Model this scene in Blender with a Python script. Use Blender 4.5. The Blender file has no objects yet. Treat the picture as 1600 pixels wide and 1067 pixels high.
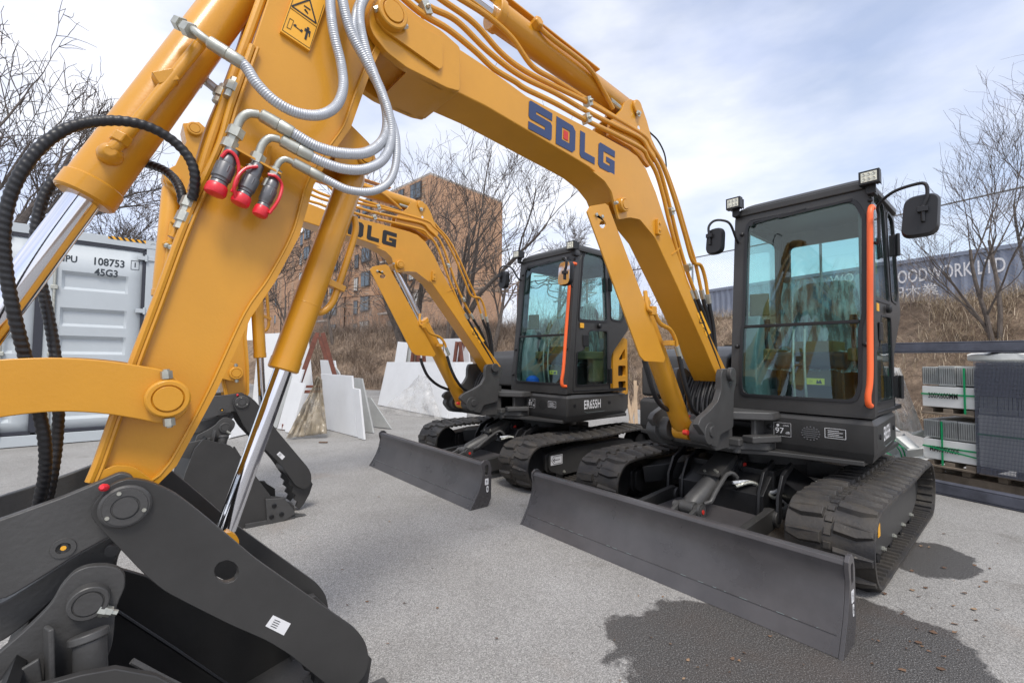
import bpy, bmesh, math, random
from mathutils import Vector, Matrix, noise
from mathutils.geometry import tessellate_polygon
R = math.radians
SC = bpy.context.scene
COL = SC.collection
random.seed(7)

# ---------------------------------------------------------------- camera
FPX, PITCH, ROLL, YAW, CAMH = 700.58, R(2.3935), R(.551), R(49.2144), 1.18
F = Vector((0, math.cos(PITCH), math.sin(PITCH)))
R0 = Vector((1, 0, 0)); U0 = Vector((0, -math.sin(PITCH), math.cos(PITCH)))
CR = R0*math.cos(ROLL) + U0*math.sin(ROLL)
CU = -R0*math.sin(ROLL) + U0*math.cos(ROLL)
EYE = Vector((0, 0, CAMH))
cam = bpy.data.cameras.new('camera'); co = bpy.data.objects.new('camera', cam); COL.objects.link(co)
mt = Matrix((CR, CU, -F)).transposed().to_4x4(); mt.translation = EYE
co.matrix_world = mt
cam.lens = 36*FPX/1600; cam.sensor_width = 36; cam.clip_start = .05; cam.clip_end = 2000
SC.camera = co
SC.cycles.transparent_max_bounces = 24
SC.render.resolution_x = 1024; SC.render.resolution_y = 682

# ---------------------------------------------------------------- light
SUN_EL, SUN_AZ = R(58), R(170)      # azimuth clockwise from +Y (the view direction)
world = bpy.data.worlds.new('World'); SC.world = world; world.use_nodes = True
nt = world.node_tree; nt.nodes.clear()
def N(nt, t, **k):
    n = nt.nodes.new(t)
    for a, b in k.items():
        if a in n.inputs.keys() if hasattr(n, 'inputs') else False: n.inputs[a].default_value = b
        else: setattr(n, a, b)
    return n
sky = N(nt, 'ShaderNodeTexSky', sky_type='NISHITA', sun_disc=False, sun_elevation=SUN_EL, sun_rotation=SUN_AZ)
out = N(nt, 'ShaderNodeOutputWorld'); b1 = N(nt, 'ShaderNodeBackground'); b2 = N(nt, 'ShaderNodeBackground')
b1.inputs[1].default_value = .15
mx = N(nt, 'ShaderNodeMixShader'); tc = N(nt, 'ShaderNodeTexCoord')
mp = N(nt, 'ShaderNodeMapping'); mp.inputs['Scale'].default_value = (1, 1, 2.6); mp.inputs['Location'].default_value = (.35, .1, .2)
nz = N(nt, 'ShaderNodeTexNoise'); nz.inputs['Scale'].default_value = 1.5; nz.inputs['Detail'].default_value = 9; nz.inputs['Roughness'].default_value = .52
rp = N(nt, 'ShaderNodeValToRGB'); rp.color_ramp.elements[0].position = .36; rp.color_ramp.elements[1].position = .6
rp.color_ramp.elements[0].color = (.42, .42, .42, 1)
nz2 = N(nt, 'ShaderNodeTexNoise'); nz2.inputs['Scale'].default_value = 2.3; nz2.inputs['Detail'].default_value = 7
rp2 = N(nt, 'ShaderNodeValToRGB'); rp2.color_ramp.elements[0].position = .38; rp2.color_ramp.elements[1].position = .58
rp2.color_ramp.elements[0].color = (.64, .69, .86, 1); rp2.color_ramp.elements[1].color = (.90, .91, .96, 1)
L = nt.links.new
L(tc.outputs['Generated'], mp.inputs['Vector']); L(mp.outputs[0], nz.inputs['Vector']); L(mp.outputs[0], nz2.inputs['Vector'])
L(nz.outputs[0], rp.inputs[0]); L(nz2.outputs[0], rp2.inputs[0]); L(rp2.outputs[0], b2.inputs[0]); L(sky.outputs[0], b1.inputs[0])
b2.inputs[1].default_value = 1.0
L(rp.outputs[0], mx.inputs[0]); L(b1.outputs[0], mx.inputs[1]); L(b2.outputs[0], mx.inputs[2]); L(mx.outputs[0], out.inputs[0])
sl = bpy.data.lights.new('sun', 'SUN'); sl.energy = 2.1; sl.angle = R(18); sl.color = (1, .95, .88)
so = bpy.data.objects.new('sun', sl); COL.objects.link(so)
sd = Vector((math.sin(SUN_AZ)*math.cos(SUN_EL), math.cos(SUN_AZ)*math.cos(SUN_EL), math.sin(SUN_EL)))
so.rotation_euler = sd.to_track_quat('Z', 'Y').to_euler()
SC.view_settings.view_transform = 'Standard'; SC.view_settings.look = 'None'; SC.view_settings.exposure = .42

# ---------------------------------------------------------------- materials
def mat(name, col, rough=.5, metal=0, var=.0, vscale=3, bump=0, bscale=60, coat=0, spec=None, dirt=None, chips=None):
    m = bpy.data.materials.new(name); m.use_nodes = True; t = m.node_tree
    p = t.nodes['Principled BSDF']; p.inputs['Base Color'].default_value = (*col, 1)
    p.inputs['Roughness'].default_value = rough; p.inputs['Metallic'].default_value = metal
    if coat: p.inputs['Coat Weight'].default_value = coat; p.inputs['Coat Roughness'].default_value = .15
    if spec is not None: p.inputs['Specular IOR Level'].default_value = spec
    tcn = N(t, 'ShaderNodeTexCoord')
    if var or dirt:
        n = N(t, 'ShaderNodeTexNoise'); n.inputs['Scale'].default_value = vscale; n.inputs['Detail'].default_value = 6; n.inputs['Roughness'].default_value = .65
        t.links.new(tcn.outputs['Object'], n.inputs['Vector'])
        r = N(t, 'ShaderNodeValToRGB'); r.color_ramp.elements[0].position = .32; r.color_ramp.elements[1].position = .68
        c0 = tuple(c*(1-var) for c in col); c1 = tuple(min(1, c*(1+var)) for c in col)
        r.color_ramp.elements[0].color = (*(dirt or c0), 1); r.color_ramp.elements[1].color = (*c1, 1)
        t.links.new(n.outputs[0], r.inputs[0]); t.links.new(r.outputs[0], p.inputs['Base Color'])
        mr = N(t, 'ShaderNodeMapRange'); mr.inputs[3].default_value = max(0, rough-.07); mr.inputs[4].default_value = min(1, rough+.12)
        t.links.new(n.outputs[0], mr.inputs[0]); t.links.new(mr.outputs[0], p.inputs['Roughness'])
    if chips:
        n = N(t, 'ShaderNodeTexNoise'); n.inputs['Scale'].default_value = chips[0]; n.inputs['Detail'].default_value = 9; n.inputs['Roughness'].default_value = .75
        t.links.new(tcn.outputs['Object'], n.inputs['Vector'])
        r = N(t, 'ShaderNodeMapRange'); r.inputs[1].default_value = chips[1]; r.inputs[2].default_value = chips[1]+.05; t.links.new(n.outputs[0], r.inputs[0])
        mxr = N(t, 'ShaderNodeMixRGB'); t.links.new(r.outputs[0], mxr.inputs[0]); l0 = p.inputs['Base Color'].links
        if l0: t.links.new(l0[0].from_socket, mxr.inputs[1])
        else: mxr.inputs[1].default_value = (*col, 1)
        mxr.inputs[2].default_value = (*chips[2], 1); t.links.new(mxr.outputs[0], p.inputs['Base Color'])
    if bump:
        n = N(t, 'ShaderNodeTexNoise'); n.inputs['Scale'].default_value = bscale; n.inputs['Detail'].default_value = 4
        t.links.new(tcn.outputs['Object'], n.inputs['Vector'])
        b = N(t, 'ShaderNodeBump'); b.inputs['Strength'].default_value = bump; b.inputs['Distance'].default_value = .01
        t.links.new(n.outputs[0], b.inputs['Height']); t.links.new(b.outputs[0], p.inputs['Normal'])
    return m
YEL = mat('yellow_paint', (.61, .282, .020), .34, var=.09, vscale=1.6, bump=.05, bscale=140, coat=.35, spec=.4, chips=(7, .72, (.42, .20, .03)))
GREY = mat('charcoal_paint', (.038, .037, .036), .40, var=.18, vscale=3, bump=.05, bscale=40, chips=(14, .70, (.13, .125, .12)))
GREY2 = mat('charcoal_cast_paint', (.06, .059, .058), .44, var=.15, vscale=5, bump=.12, bscale=90)
BLADE = mat('blade_paint', (.068, .064, .066), .27, var=.25, vscale=2.5, bump=.05, bscale=30, chips=(9, .68, (.16, .15, .14)))
BLACK = mat('black_steel', (.010, .010, .011), .42, var=.3, vscale=6, bump=.06)
PIT = mat('bucket_inside_shade', (.010, .010, .0105), .6, var=.3, vscale=4)  # deep shade inside the bucket put into the shell's near-black colour
RUB = mat('track_rubber', (.020, .0195, .021), .52, var=.2, vscale=7, bump=.2, bscale=70, dirt=(.062, .054, .044), chips=(11, .62, (.12, .108, .092)))
RUBB = mat('black_rubber', (.014, .014, .016), .42)
CHROME = mat('chrome', (.78, .79, .84), .09, 1)
ZINC = mat('zinc_fitting', (.50, .50, .44), .36, .75, var=.15, vscale=40)
HOSE = mat('galvanised_spiral_hose', (.50, .52, .55), .42, .35)
COUP = mat('grey_coupling', (.16, .16, .165), .38, .6)
REDP = mat('red_plastic_cap', (.72, .02, .035), .4, coat=.2)
ORANGE = mat('orange_plastic', (.95, .15, .035), .45)
NAVY = mat('navy_decal', (.022, .045, .13), .45)
BLKD = mat('black_decal', (.012, .012, .013), .5)
REDD = mat('red_decal', (.55, .03, .02), .45)
WHT = mat('white_decal', (.75, .75, .76), .5)
LEMON = mat('yellow_decal', (.85, .42, .03), .45)
LEMON2 = mat('bright_yellow_decal', (.75, .62, .03), .5)
SEAT = mat('seat_fabric', (.035, .036, .04), .75)
BEIGE = mat('cab_grey_plastic', (.20, .24, .24), .6)
OLIVE = mat('cab_olive_plastic', (.12, .09, .03), .6)
WRAPM = mat('crinkled_plastic_wrap', (.55, .75, .76), .22, bump=.6, bscale=25)
LENS = mat('lamp_lens', (.75, .74, .62), .15)
def glass(name, tint, gl=.06, rough=.0, bump=0, k=1.4):
    m = bpy.data.materials.new(name); m.use_nodes = True; t = m.node_tree; t.nodes.clear()
    o = N(t, 'ShaderNodeOutputMaterial'); mxx = N(t, 'ShaderNodeMixShader'); tr_ = N(t, 'ShaderNodeBsdfTransparent')
    g = N(t, 'ShaderNodeBsdfGlossy'); lw = N(t, 'ShaderNodeLayerWeight'); lw.inputs[0].default_value = .5; fr = N(t, 'ShaderNodeMath', operation='POWER'); fr.inputs[1].default_value = 4.0; t.links.new(lw.outputs['Facing'], fr.inputs[0])
    tr_.inputs[0].default_value = (*tint, 1); g.inputs['Roughness'].default_value = rough
    ad = N(t, 'ShaderNodeMath', operation='MULTIPLY_ADD'); ad.inputs[1].default_value = k; ad.inputs[2].default_value = gl
    t.links.new(fr.outputs[0], ad.inputs[0]); t.links.new(ad.outputs[0], mxx.inputs[0])
    t.links.new(tr_.outputs[0], mxx.inputs[1]); t.links.new(g.outputs[0], mxx.inputs[2]); t.links.new(mxx.outputs[0], o.inputs[0])
    if bump:
        n = N(t, 'ShaderNodeTexNoise'); n.inputs['Scale'].default_value = bump; n.inputs['Detail'].default_value = 5
        b = N(t, 'ShaderNodeBump'); b.inputs['Strength'].default_value = .9; b.inputs['Distance'].default_value = .02
        tcn = N(t, 'ShaderNodeTexCoord'); t.links.new(tcn.outputs['Object'], n.inputs['Vector'])
        t.links.new(n.outputs[0], b.inputs['Height']); t.links.new(b.outputs[0], g.inputs['Normal'])
    return m
GLASS = glass('tinted_cab_glass', (.80, .945, .935), .055, k=.8)
SHEET = glass('clear_plastic_sheet', (.90, .89, .87), .03, .5, 9, k=.9)
def film(name, col, lo, hi, scale, stretch=(1, 1, 1)):
    m = bpy.data.materials.new(name); m.use_nodes = True; t = m.node_tree; t.nodes.clear(); ln = t.links.new
    o = N(t, 'ShaderNodeOutputMaterial'); mxx = N(t, 'ShaderNodeMixShader'); a = N(t, 'ShaderNodeBsdfTransparent'); p = N(t, 'ShaderNodeBsdfPrincipled')
    p.inputs['Base Color'].default_value = (*col, 1); p.inputs['Roughness'].default_value = .28
    tcn = N(t, 'ShaderNodeTexCoord'); mpn = N(t, 'ShaderNodeMapping'); mpn.inputs['Scale'].default_value = stretch; n = N(t, 'ShaderNodeTexNoise'); n.inputs['Scale'].default_value = scale; n.inputs['Detail'].default_value = 7; n.inputs['Roughness'].default_value = .6
    ln(tcn.outputs['Object'], mpn.inputs['Vector']); ln(mpn.outputs[0], n.inputs['Vector'])
    r = N(t, 'ShaderNodeMapRange'); r.inputs[1].default_value = .35; r.inputs[2].default_value = .68; r.inputs[3].default_value = lo; r.inputs[4].default_value = hi
    ln(n.outputs[0], r.inputs[0]); ln(r.outputs[0], mxx.inputs[0]); ln(a.outputs[0], mxx.inputs[1]); ln(p.outputs[0], mxx.inputs[2]); ln(mxx.outputs[0], o.inputs[0])
    return m
SHEET = film('clear_plastic_sheet', (.62, .61, .59), .03, .38, 6)
NET = film('dark_film', (.20, .20, .21), .5, .85, 10)

# ---------------------------------------------------------------- mesh helpers
class MB:
    def __init__(s): s.v = []; s.f = []
    def add(s, vs, fs):
        b = len(s.v); s.v += [tuple(v) for v in vs]; s.f += [tuple(b+i for i in f) for f in fs]; return s
    def box(s, c, d, rot=None):
        c = Vector(c); h = [x/2 for x in d]
        vs = []
        for i in (-1, 1):
            for j in (-1, 1):
                for k in (-1, 1):
                    p = Vector((i*h[0], j*h[1], k*h[2]))
                    if rot is not None: p = rot @ p
                    vs.append(c+p)
        return s.add(vs, [(0, 1, 3, 2), (4, 6, 7, 5), (0, 4, 5, 1), (2, 3, 7, 6), (0, 2, 6, 4), (1, 5, 7, 3)])
    def bar(s, a, b, w, t, up=(0, 0, 1)):
        a = Vector(a); b = Vector(b); d = (b-a); l = d.length; d.normalize(); u = Vector(up)
        sd_ = d.cross(u)
        if sd_.length < 1e-4: sd_ = d.cross(Vector((1, 0, 0)))
        sd_.normalize(); u = sd_.cross(d)
        return s.box((a+b)/2, (l, w, t), Matrix((d, sd_, u)).transposed())
    def plate(s, poly, w0, w1, fn=None, holes=()):
        fn = fn or (lambda u, v, w: (u, w, v))
        loops = [list(poly)] + [list(h) for h in holes]
        flat = [p for l in loops for p in l]; n = len(flat)
        tri = tessellate_polygon([[Vector((p[0], p[1], 0)) for p in l] for l in loops])
        if not holes:
            caps = [tuple(range(n))]
        else: caps = [tuple(t) for t in tri]
        vs = [fn(p[0], p[1], w0) for p in flat] + [fn(p[0], p[1], w1) for p in flat]
        fs = [c for c in caps] + [tuple(n+i for i in reversed(c)) for c in caps]
        k = 0
        for l in loops:
            m = len(l)
            for i in range(m):
                a, b = k+i, k+(i+1) % m
                fs.append((a, b, b+n, a+n))
            k += m
        return s.add(vs, fs)
    def rev(s, p0, d, prof, n=24):
        p0 = Vector(p0); d = Vector(d).normalized(); a = d.orthogonal().normalized(); b = d.cross(a)
        vs = []; fs = []
        for (h, r) in prof:
            for i in range(n):
                t = 2*math.pi*i/n; vs.append(p0+d*h+(a*math.cos(t)+b*math.sin(t))*r)
        m = len(prof)
        for j in range(m-1):
            for i in range(n):
                k = (i+1) % n; fs.append((j*n+i, j*n+k, (j+1)*n+k, (j+1)*n+i))
        fs.append(tuple(reversed(range(n)))); fs.append(tuple((m-1)*n+i for i in range(n)))
        return s.add(vs, fs)
    def cyl(s, a, b, r, r2=None, n=24):
        a = Vector(a); b = Vector(b); return s.rev(a, b-a, [(0, r), ((b-a).length, r if r2 is None else r2)], n)
    def tube(s, pts, r, n=10, ripple=None, smooth=True, step=None, rad=None):
        P = [Vector(p) for p in pts]
        if smooth and len(P) > 2: P = spline(P, step or .02)
        elif step: P = resample(P, step)
        m = len(P); up = None; vs = []; fs = []; L_ = 0
        for i in range(m):
            t = (P[min(i+1, m-1)]-P[max(i-1, 0)]).normalized()
            if up is None: up = t.orthogonal().normalized()
            up = (up - t*up.dot(t)).normalized(); sd_ = t.cross(up)
            if i: L_ += (P[i]-P[i-1]).length
            rr = rad(i/(m-1)) if rad else r
            for k in range(n):
                th = 2*math.pi*k/n; q = rr
                if ripple: q = rr*(1+ripple[1]*math.sin(2*math.pi*L_/ripple[0]+th*ripple[2]))
                vs.append(P[i]+(up*math.cos(th)+sd_*math.sin(th))*q)
        for j in range(m-1):
            for i in range(n):
                k = (i+1) % n; fs.append((j*n+i, j*n+k, (j+1)*n+k, (j+1)*n+i))
        fs.append(tuple(reversed(range(n)))); fs.append(tuple((m-1)*n+i for i in range(n)))
        return s.add(vs, fs)
    def loft(s, secs, closed=True, cap=True):
        n = len(secs[0]); vs = [p for q in secs for p in q]; fs = []
        for j in range(len(secs)-1):
            for i in range(n if closed else n-1):
                k = (i+1) % n; fs.append((j*n+i, j*n+k, (j+1)*n+k, (j+1)*n+i))
        if cap and closed:
            fs.append(tuple(reversed(range(n)))); fs.append(tuple((len(secs)-1)*n+i for i in range(n)))
        return s.add(vs, fs)
    def build(s, name, m, parent=None, bevel=0, smooth=True, pose=None, seg=2, fix=True, shift=True):
        me = bpy.data.meshes.new(name)
        vs = s.v
        if pose: vs = [pose(v) for v in vs]
        if parent is not None and shift: 
            o_ = Vector(parent.get('_o', (0, 0, 0))); vs = [Vector(v)-o_ for v in vs]
        me.from_pydata([tuple(v) for v in vs], [], s.f)
        if fix:
            bm = bmesh.new(); bm.from_mesh(me); bmesh.ops.recalc_face_normals(bm, faces=bm.faces); bm.to_mesh(me); bm.free()
        me.materials.append(m)
        if smooth:
            me.shade_smooth()
            if not bevel: me.set_sharp_from_angle(angle=R(35))
        o = bpy.data.objects.new(name, me); COL.objects.link(o)
        if parent is not None:
            o.parent = parent
            if '_o' in parent: 
                o['_o'] = list(parent['_o'])
        if bevel:
            b = o.modifiers.new('bevel', 'BEVEL'); b.width = bevel; b.segments = seg; b.limit_method = 'ANGLE'; b.angle_limit = R(32); b.harden_normals = True
        return o
def spline(P, step):
    out_ = []
    Q = [P[0]*2-P[1]] + P + [P[-1]*2-P[-2]]
    for i in range(1, len(Q)-2):
        a, b, c, d = Q[i-1:i+3]; n = max(1, int((c-b).length/step))
        for k in range(n):
            t = k/n
            out_.append(.5*((2*b)+(c-a)*t+(2*a-5*b+4*c-d)*t*t+(-a+3*b-3*c+d)*t**3))
    out_.append(P[-1]); return out_
def resample(P, step):
    out_ = []
    for a, b in zip(P, P[1:]):
        n = max(1, int((b-a).length/step)); out_ += [a.lerp(b, k/n) for k in range(n)]
    return out_+[P[-1]]
def roundpoly(P, r, k=4):
    out_ = []; n = len(P)
    rs = r if isinstance(r, (list, tuple)) else [r]*n
    for i in range(n):
        p = Vector((P[i][0], P[i][1])); a = Vector((P[i-1][0], P[i-1][1]))-p; b = Vector((P[(i+1) % n][0], P[(i+1) % n][1]))-p
        q = min(rs[i], a.length*.45, b.length*.45)
        if q < 1e-4: out_.append((p.x, p.y)); continue
        a = p+a.normalized()*q; b = p+b.normalized()*q
        for j in range(k+1):
            t = j/k; v = a*(1-t)**2+p*2*t*(1-t)+b*t*t; out_.append((v.x, v.y))
    return out_
def circ(cx, cy, r, n=20): return [(cx+r*math.cos(2*math.pi*i/n), cy+r*math.sin(2*math.pi*i/n)) for i in range(n)]
def tag(o, label=None, cat=None, group=None, kind=None):
    for k, v in (('label', label), ('category', cat), ('group', group), ('kind', kind)):
        if v: o[k] = v
    return o
def empty(name, loc=(0, 0, 0), rz=0, o=None):
    e = bpy.data.objects.new(name, None); COL.objects.link(e); e.location = loc; e.rotation_euler = (0, 0, rz)
    if o is not None: e['_o'] = list(o)
    return e
def text_mb(body, size, fn, depth=.001, bold=0, align='CENTER', width=1):
    c = bpy.data.curves.new('t', 'FONT'); c.body = body; c.size = size; c.align_x = align; c.align_y = 'CENTER'; c.offset = bold*size; c.resolution_u = 3
    o = bpy.data.objects.new('t', c); me = bpy.data.meshes.new_from_object(o)
    mb = MB(); mb.add([fn(v.co.x*width, v.co.y, 0) for v in me.vertices], [tuple(p.vertices) for p in me.polygons])
    bpy.data.objects.remove(o); bpy.data.curves.remove(c); bpy.data.meshes.remove(me)
    return mb

# ---------------------------------------------------------------- measuring helpers (machine frame: x forward, y left, z up)
SF = 1.18/1.1
CXM, CYM = 2.0529*SF, 1.3807*SF
FW = Vector((-math.sin(YAW), -math.cos(YAW))); LF = Vector((-FW.y, FW.x))
OM = Vector((CXM, CYM, CAMH))
def dirw(px, py): return F + CR*((px-800)/FPX) - CU*((py-533.5)/FPX)
def ground(px, py, z=0):
    d = dirw(px, py); return EYE + d*((z-CAMH)/d.z)
def atY(px, py, Y):
    d = dirw(px, py); return EYE + d*(Y/d.y)
def H(px, py, y):
    d = dirw(px, py); d = Vector((d.x*FW.x+d.y*FW.y, d.x*LF.x+d.y*LF.y, d.z)); return OM + d*((y-OM.y)/d.y)
def HX(px, py, x):
    d = dirw(px, py); d = Vector((d.x*FW.x+d.y*FW.y, d.x*LF.x+d.y*LF.y, d.z)); return OM + d*((x-OM.x)/d.x)
def XZ(l, y): return [(p.x, p.z) for p in (H(a, b, y) for a, b in l)]
def zc(l, ox, oy, s): return [(ox+a/s, oy+b/s) for a, b in l]
def m2w(p): 
    d = FW*(p[0]-CXM)+LF*(p[1]-CYM); return Vector((d.x, d.y, p[2]))
MROT = math.atan2(FW.y, FW.x)
ORG = Vector((-1.75, 0, 0))
YC = -.022     # centre plane of boom and arm


def rigid(p, q, ang):
    """xz rotation by ang (x towards z) about p, then p moves to q"""
    c, s = math.cos(ang), math.sin(ang)
    def fn(v):
        x, z = v[0]-p[0], v[2]-p[1]; return (q[0]+c*x-s*z, v[1], q[1]+s*x+c*z)
    return fn

# key pins, xz, machine frame
tp = H(610, 25, .13); PT = (tp.x, tp.z)                 # boom tip / arm
kp = H(196, 791, .17); PK = (kp.x, kp.z)                # arm / bucket
PF = (-.862, 1.10)                                      # boom foot
PC = (-.585, .735)                                      # boom cylinder foot
ap = H(985, 173, 0); PA = (ap.x, ap.z)                  # arm cylinder foot on boom
mp_ = H(972, 321, .09); PM = (mp_.x, mp_.z)             # boom cylinder rod pin
PR = (PT[0]+.07, PT[1]+.43)                             # arm cylinder rod pin on arm
PU = (PT[0]+.33, PT[1]+.13)                             # bucket cylinder top
lp = H(262, 622, .15); PL = (lp.x, lp.z)                # guide link pin on arm
pq_ = H(-100, 622, YC); PQ = (pq_.x, pq_.z)                                       # bucket cylinder rod end
tcp = H(557, 258, -.02); PTC = (tcp.x, tcp.z)           # thumb cylinder top
thp = H(350, 852, .02); PTH = (thp.x, thp.z)            # thumb cylinder rod end

def cylinder(parent, a, b, frac, r, rr, pose_name='hydraulic_cylinder', y=YC, w=None, m=YEL, eye=True, capr=1.12, la=None):
    """ram from a (barrel eye) to b (rod eye) in xz at plane y; barrel covers frac of the length"""
    A = Vector((a[0], y, a[1])); B = Vector((b[0], y, b[1])); d = (B-A); l = d.length; d.normalize()
    mb = MB(); bl = l*frac
    mb.rev(A, d, [(.02, r*.8), (.05, r), (bl-.035, r), (bl-.035, r*capr), (bl-.004, r*capr), (bl, r*capr-.004), (bl, rr*1.05)], 40)
    if eye: mb.cyl(A+Vector((0, -(w or .05), 0)), A+Vector((0, (w or .05), 0)), r*.95, n=28)
    o = mb.build(pose_name, m, parent)
    mb = MB().cyl(A+d*(bl-.02), B-d*.03, rr, n=32)
    mb.build('piston_rod', CHROME, o)
    MB().cyl(B-Vector((0, (w or .05), 0)), B+Vector((0, (w or .05), 0)), rr*1.35, n=24).build('rod_eye', m, o)
    return o, A, B, d

def pinhead(mb, x, z, y, r, t=.03, cap=True):
    mb.rev((x, y, z), (0, 1, 0), [(0, r), (t-.004, r), (t, r-.004)] + ([(t, r*.72), (t-.004, r*.70), (t-.004, r*.66), (t+.003, r*.64)] if cap else []), 32)

def excavator(root_xy, pose, label, logo_mat, near):
    loc = m2w((ORG.x+root_xy[0], root_xy[1], 0))
    X = empty('excavator', loc, MROT, ORG)
    tag(X, label, 'excavator', 'compact excavators parked side by side')
    ident = (lambda v: v)
    pb, pa, pt, pk = (pose['boom'], pose['arm'], pose['thumb'], pose['bucket'])
    def T(fn, p): q = fn((p[0], 0, p[1])); return (q[0], q[2])
    bevelK = .004
    # ---- rubber tracks
    x0, x1, zc_, rt = -.80, -2.50, .222, .222
    def path(n_arc=14, n_st=26, r=rt-.03):
        P = []
        for i in range(n_st): P.append((x0+(x1-x0)*i/n_st, zc_+r+.006*math.sin(i/n_st*math.pi*3), 0, 1))
        for i in range(n_arc): a = math.pi/2+math.pi*i/n_arc; P.append((x1+r*math.cos(a), zc_+r*math.sin(a), math.cos(a), math.sin(a)))
        for i in range(n_st): P.append((x1+(x0-x1)*i/n_st, zc_-r, 0, -1))
        for i in range(n_arc): a = -math.pi/2+math.pi*i/n_arc; P.append((x0+r*math.cos(a), zc_+r*math.sin(a), math.cos(a), math.sin(a)))
        return P
    for sgn in (1, -1):
        yo, yi = .958*sgn, .558*sgn; ym = (yo+yi)/2
        P = path(); mb = MB(); secs = []
        for (x, z, nx, nz_) in P:
            secs.append([(x-nx*.012, yi, z-nz_*.012), (x+nx*.006, yi, z+nz_*.006), (x+nx*.013, ym, z+nz_*.013), (x+nx*.006, yo, z+nz_*.006), (x-nx*.012, yo, z-nz_*.012)])
        n = len(secs); vs = [p for s_ in secs for p in s_]; fs = []
        for j in range(n):
            k = (j+1) % n
            for i in range(5):
                i2 = (i+1) % 5; fs.append((j*5+i, j*5+i2, k*5+i2, k*5+i))
        mb.add(vs, fs)
        Lx = [0]
        for i in range(n): Lx.append(Lx[-1]+math.dist(P[i][:2], P[(i+1) % n][:2]))
        tot = Lx[-1]
        def at(s_):
            s_ %= tot
            for i in range(n):
                if Lx[i+1] >= s_:
                    t = (s_-Lx[i])/(Lx[i+1]-Lx[i]); a, b = P[i], P[(i+1) % n]
                    x, z, nx, nz_ = [a[q]*(1-t)+b[q]*t for q in range(4)]; l = math.hypot(nx, nz_); return x, z, nx/l, nz_/l
        NL = 36; pitch = tot/NL
        for i in range(NL):
            for side in (1, -1):
                s0 = i*pitch + (pitch/2 if side > 0 else 0)
                # lug: wide block, chevron shaped, sloping down to the outer edge
                def pt3(s_, yy, hgt):
                    x, z, nx, nz_ = at(s_); return (x+nx*hgt, yy, z+nz_*hgt)
                yA, yB, yD = ym+side*.022, ym+side*.125, ym+side*.197
                w = pitch*.30; k = side
                base = [pt3(s0-w*1.0, yA, .004), pt3(s0-w*1.25, yB, .004), pt3(s0-w*.7, yD, -.004), pt3(s0+w*.5, yD, -.004), pt3(s0+w*.75, yB, .004), pt3(s0+w*1.0, yA, .004)]
                top = [pt3(s0-w*.6, yA+side*.008, .035), pt3(s0-w*.85, yB, .034), pt3(s0-w*.4, yD-side*.006, .020), pt3(s0+w*.3, yD-side*.006, .020), pt3(s0+w*.35, yB, .034), pt3(s0+w*.5, yA+side*.008, .035)]
                mb.loft([base, top])
            for kk in (0, .5):
                s0 = i*pitch + kk*pitch + pitch*.25
                b_ = [(-.02, -.02), (-.02, .02), (.02, .02), (.02, -.02)]
                def q3(ds, dy, hh):
                    x, z, nx, nz_ = at(s0+ds); return (x+nx*hh, ym+dy, z+nz_*hh)
                mb.loft([[q3(a, b, .005) for a, b in b_], [q3(a*.8, b*.8, .022) for a, b in b_]])
                for dy0 in (-.115, .115):      # inner ribs
                    b2 = [(-.012, -.07), (-.012, .07), (.012, .07), (.012, -.07)]
                    mb.loft([[q3(a, b+dy0, -.010) for a, b in b2], [q3(a*.6, b+dy0, -.026) for a, b in b2]])
        tr = mb.build('rubber_track', RUB, X, bevel=.0025, seg=1)
        # frame with sprocket, idler and rollers
        mb = MB()
        fr = roundpoly([(-.93, .30), (-1.25, .335), (-2.1, .335), (-2.34, .29), (-2.34, .15), (-2.1, .07), (-1.1, .07), (-.93, .14)], .03)
        mb.plate(fr, ym-.10, ym+.10)
        mb.plate([(x_*.97-.05, z_*.92+.018) for x_, z_ in fr], ym-.13, ym+.13)
        fo = mb.build('track_frame', BLACK if sgn < 0 else GREY, X, bevel=.006)
        MB().rev((x1, ym-.06, zc_), (0, 1, 0), [(0, .06), (.02, .15), (.04, .17), (.08, .17), (.10, .15), (.12, .13), (.16, .12), (.17, .06)], 22).build('sprocket', BLACK, fo)
        MB().rev((x0, ym-.07, zc_), (0, 1, 0), [(0, .06), (0, .165), (.04, .165), (.045, .175), (.095, .175), (.10, .165), (.14, .165), (.14, .06)], 32).build('idler', BLACK, fo)
        for q in range(4): 
            MB().cyl((-1.1-q*.33, ym-.125, .09), (-1.1-q*.33, ym+.125, .09), .05, n=20).build('roller', BLACK, fo)
        mb = MB()
        for q in range(4): mb.rev((-1.15-q*.3, ym+sgn*.13, .115), (0, sgn, 0), [(0, .014), (.012, .014), (.012, .009), (.02, .009)], 6)
        mb.build('bolt_row', ZINC, fo)
        if sgn > 0:
            if near: MB().plate([(-1.05, .20), (-1.10, .20), (-1.10, .27), (-1.05, .27)], ym+.131, ym+.133).build('label', LEMON, fo)
            # arrow sticker with printed outline
            c0 = Vector((-1.02, 0, .235))
            st = MB().plate([(-.97, .195), (-.97, .285), (-1.13, .285), (-1.13, .195)], ym+.131, ym+.1325)
            if not near:
                s1 = st.build('arrow_sticker', WHT, fo)
                g = MB()
                def seg(a, b, w=.004): 
                    a = Vector((a[0], ym+.1335, a[1])); b = Vector((b[0], ym+.1335, b[1])); g.bar(a, b, w, .0008, (0, 1, 0))
                ol = [(-1.12, .205), (-1.12, .275), (-1.01, .275), (-.98, .24), (-1.01, .205)]
                for a, b in zip(ol, ol[1:]+ol[:1]): seg(a, b)
                seg((-1.095, .24), (-1.0, .24), .006); seg((-1.0, .24), (-1.025, .258), .006); seg((-1.0, .24), (-1.025, .222), .006)
                g.build('arrow_print', BLKD, s1)
    # ---- carbody
    mb = MB()
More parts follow.
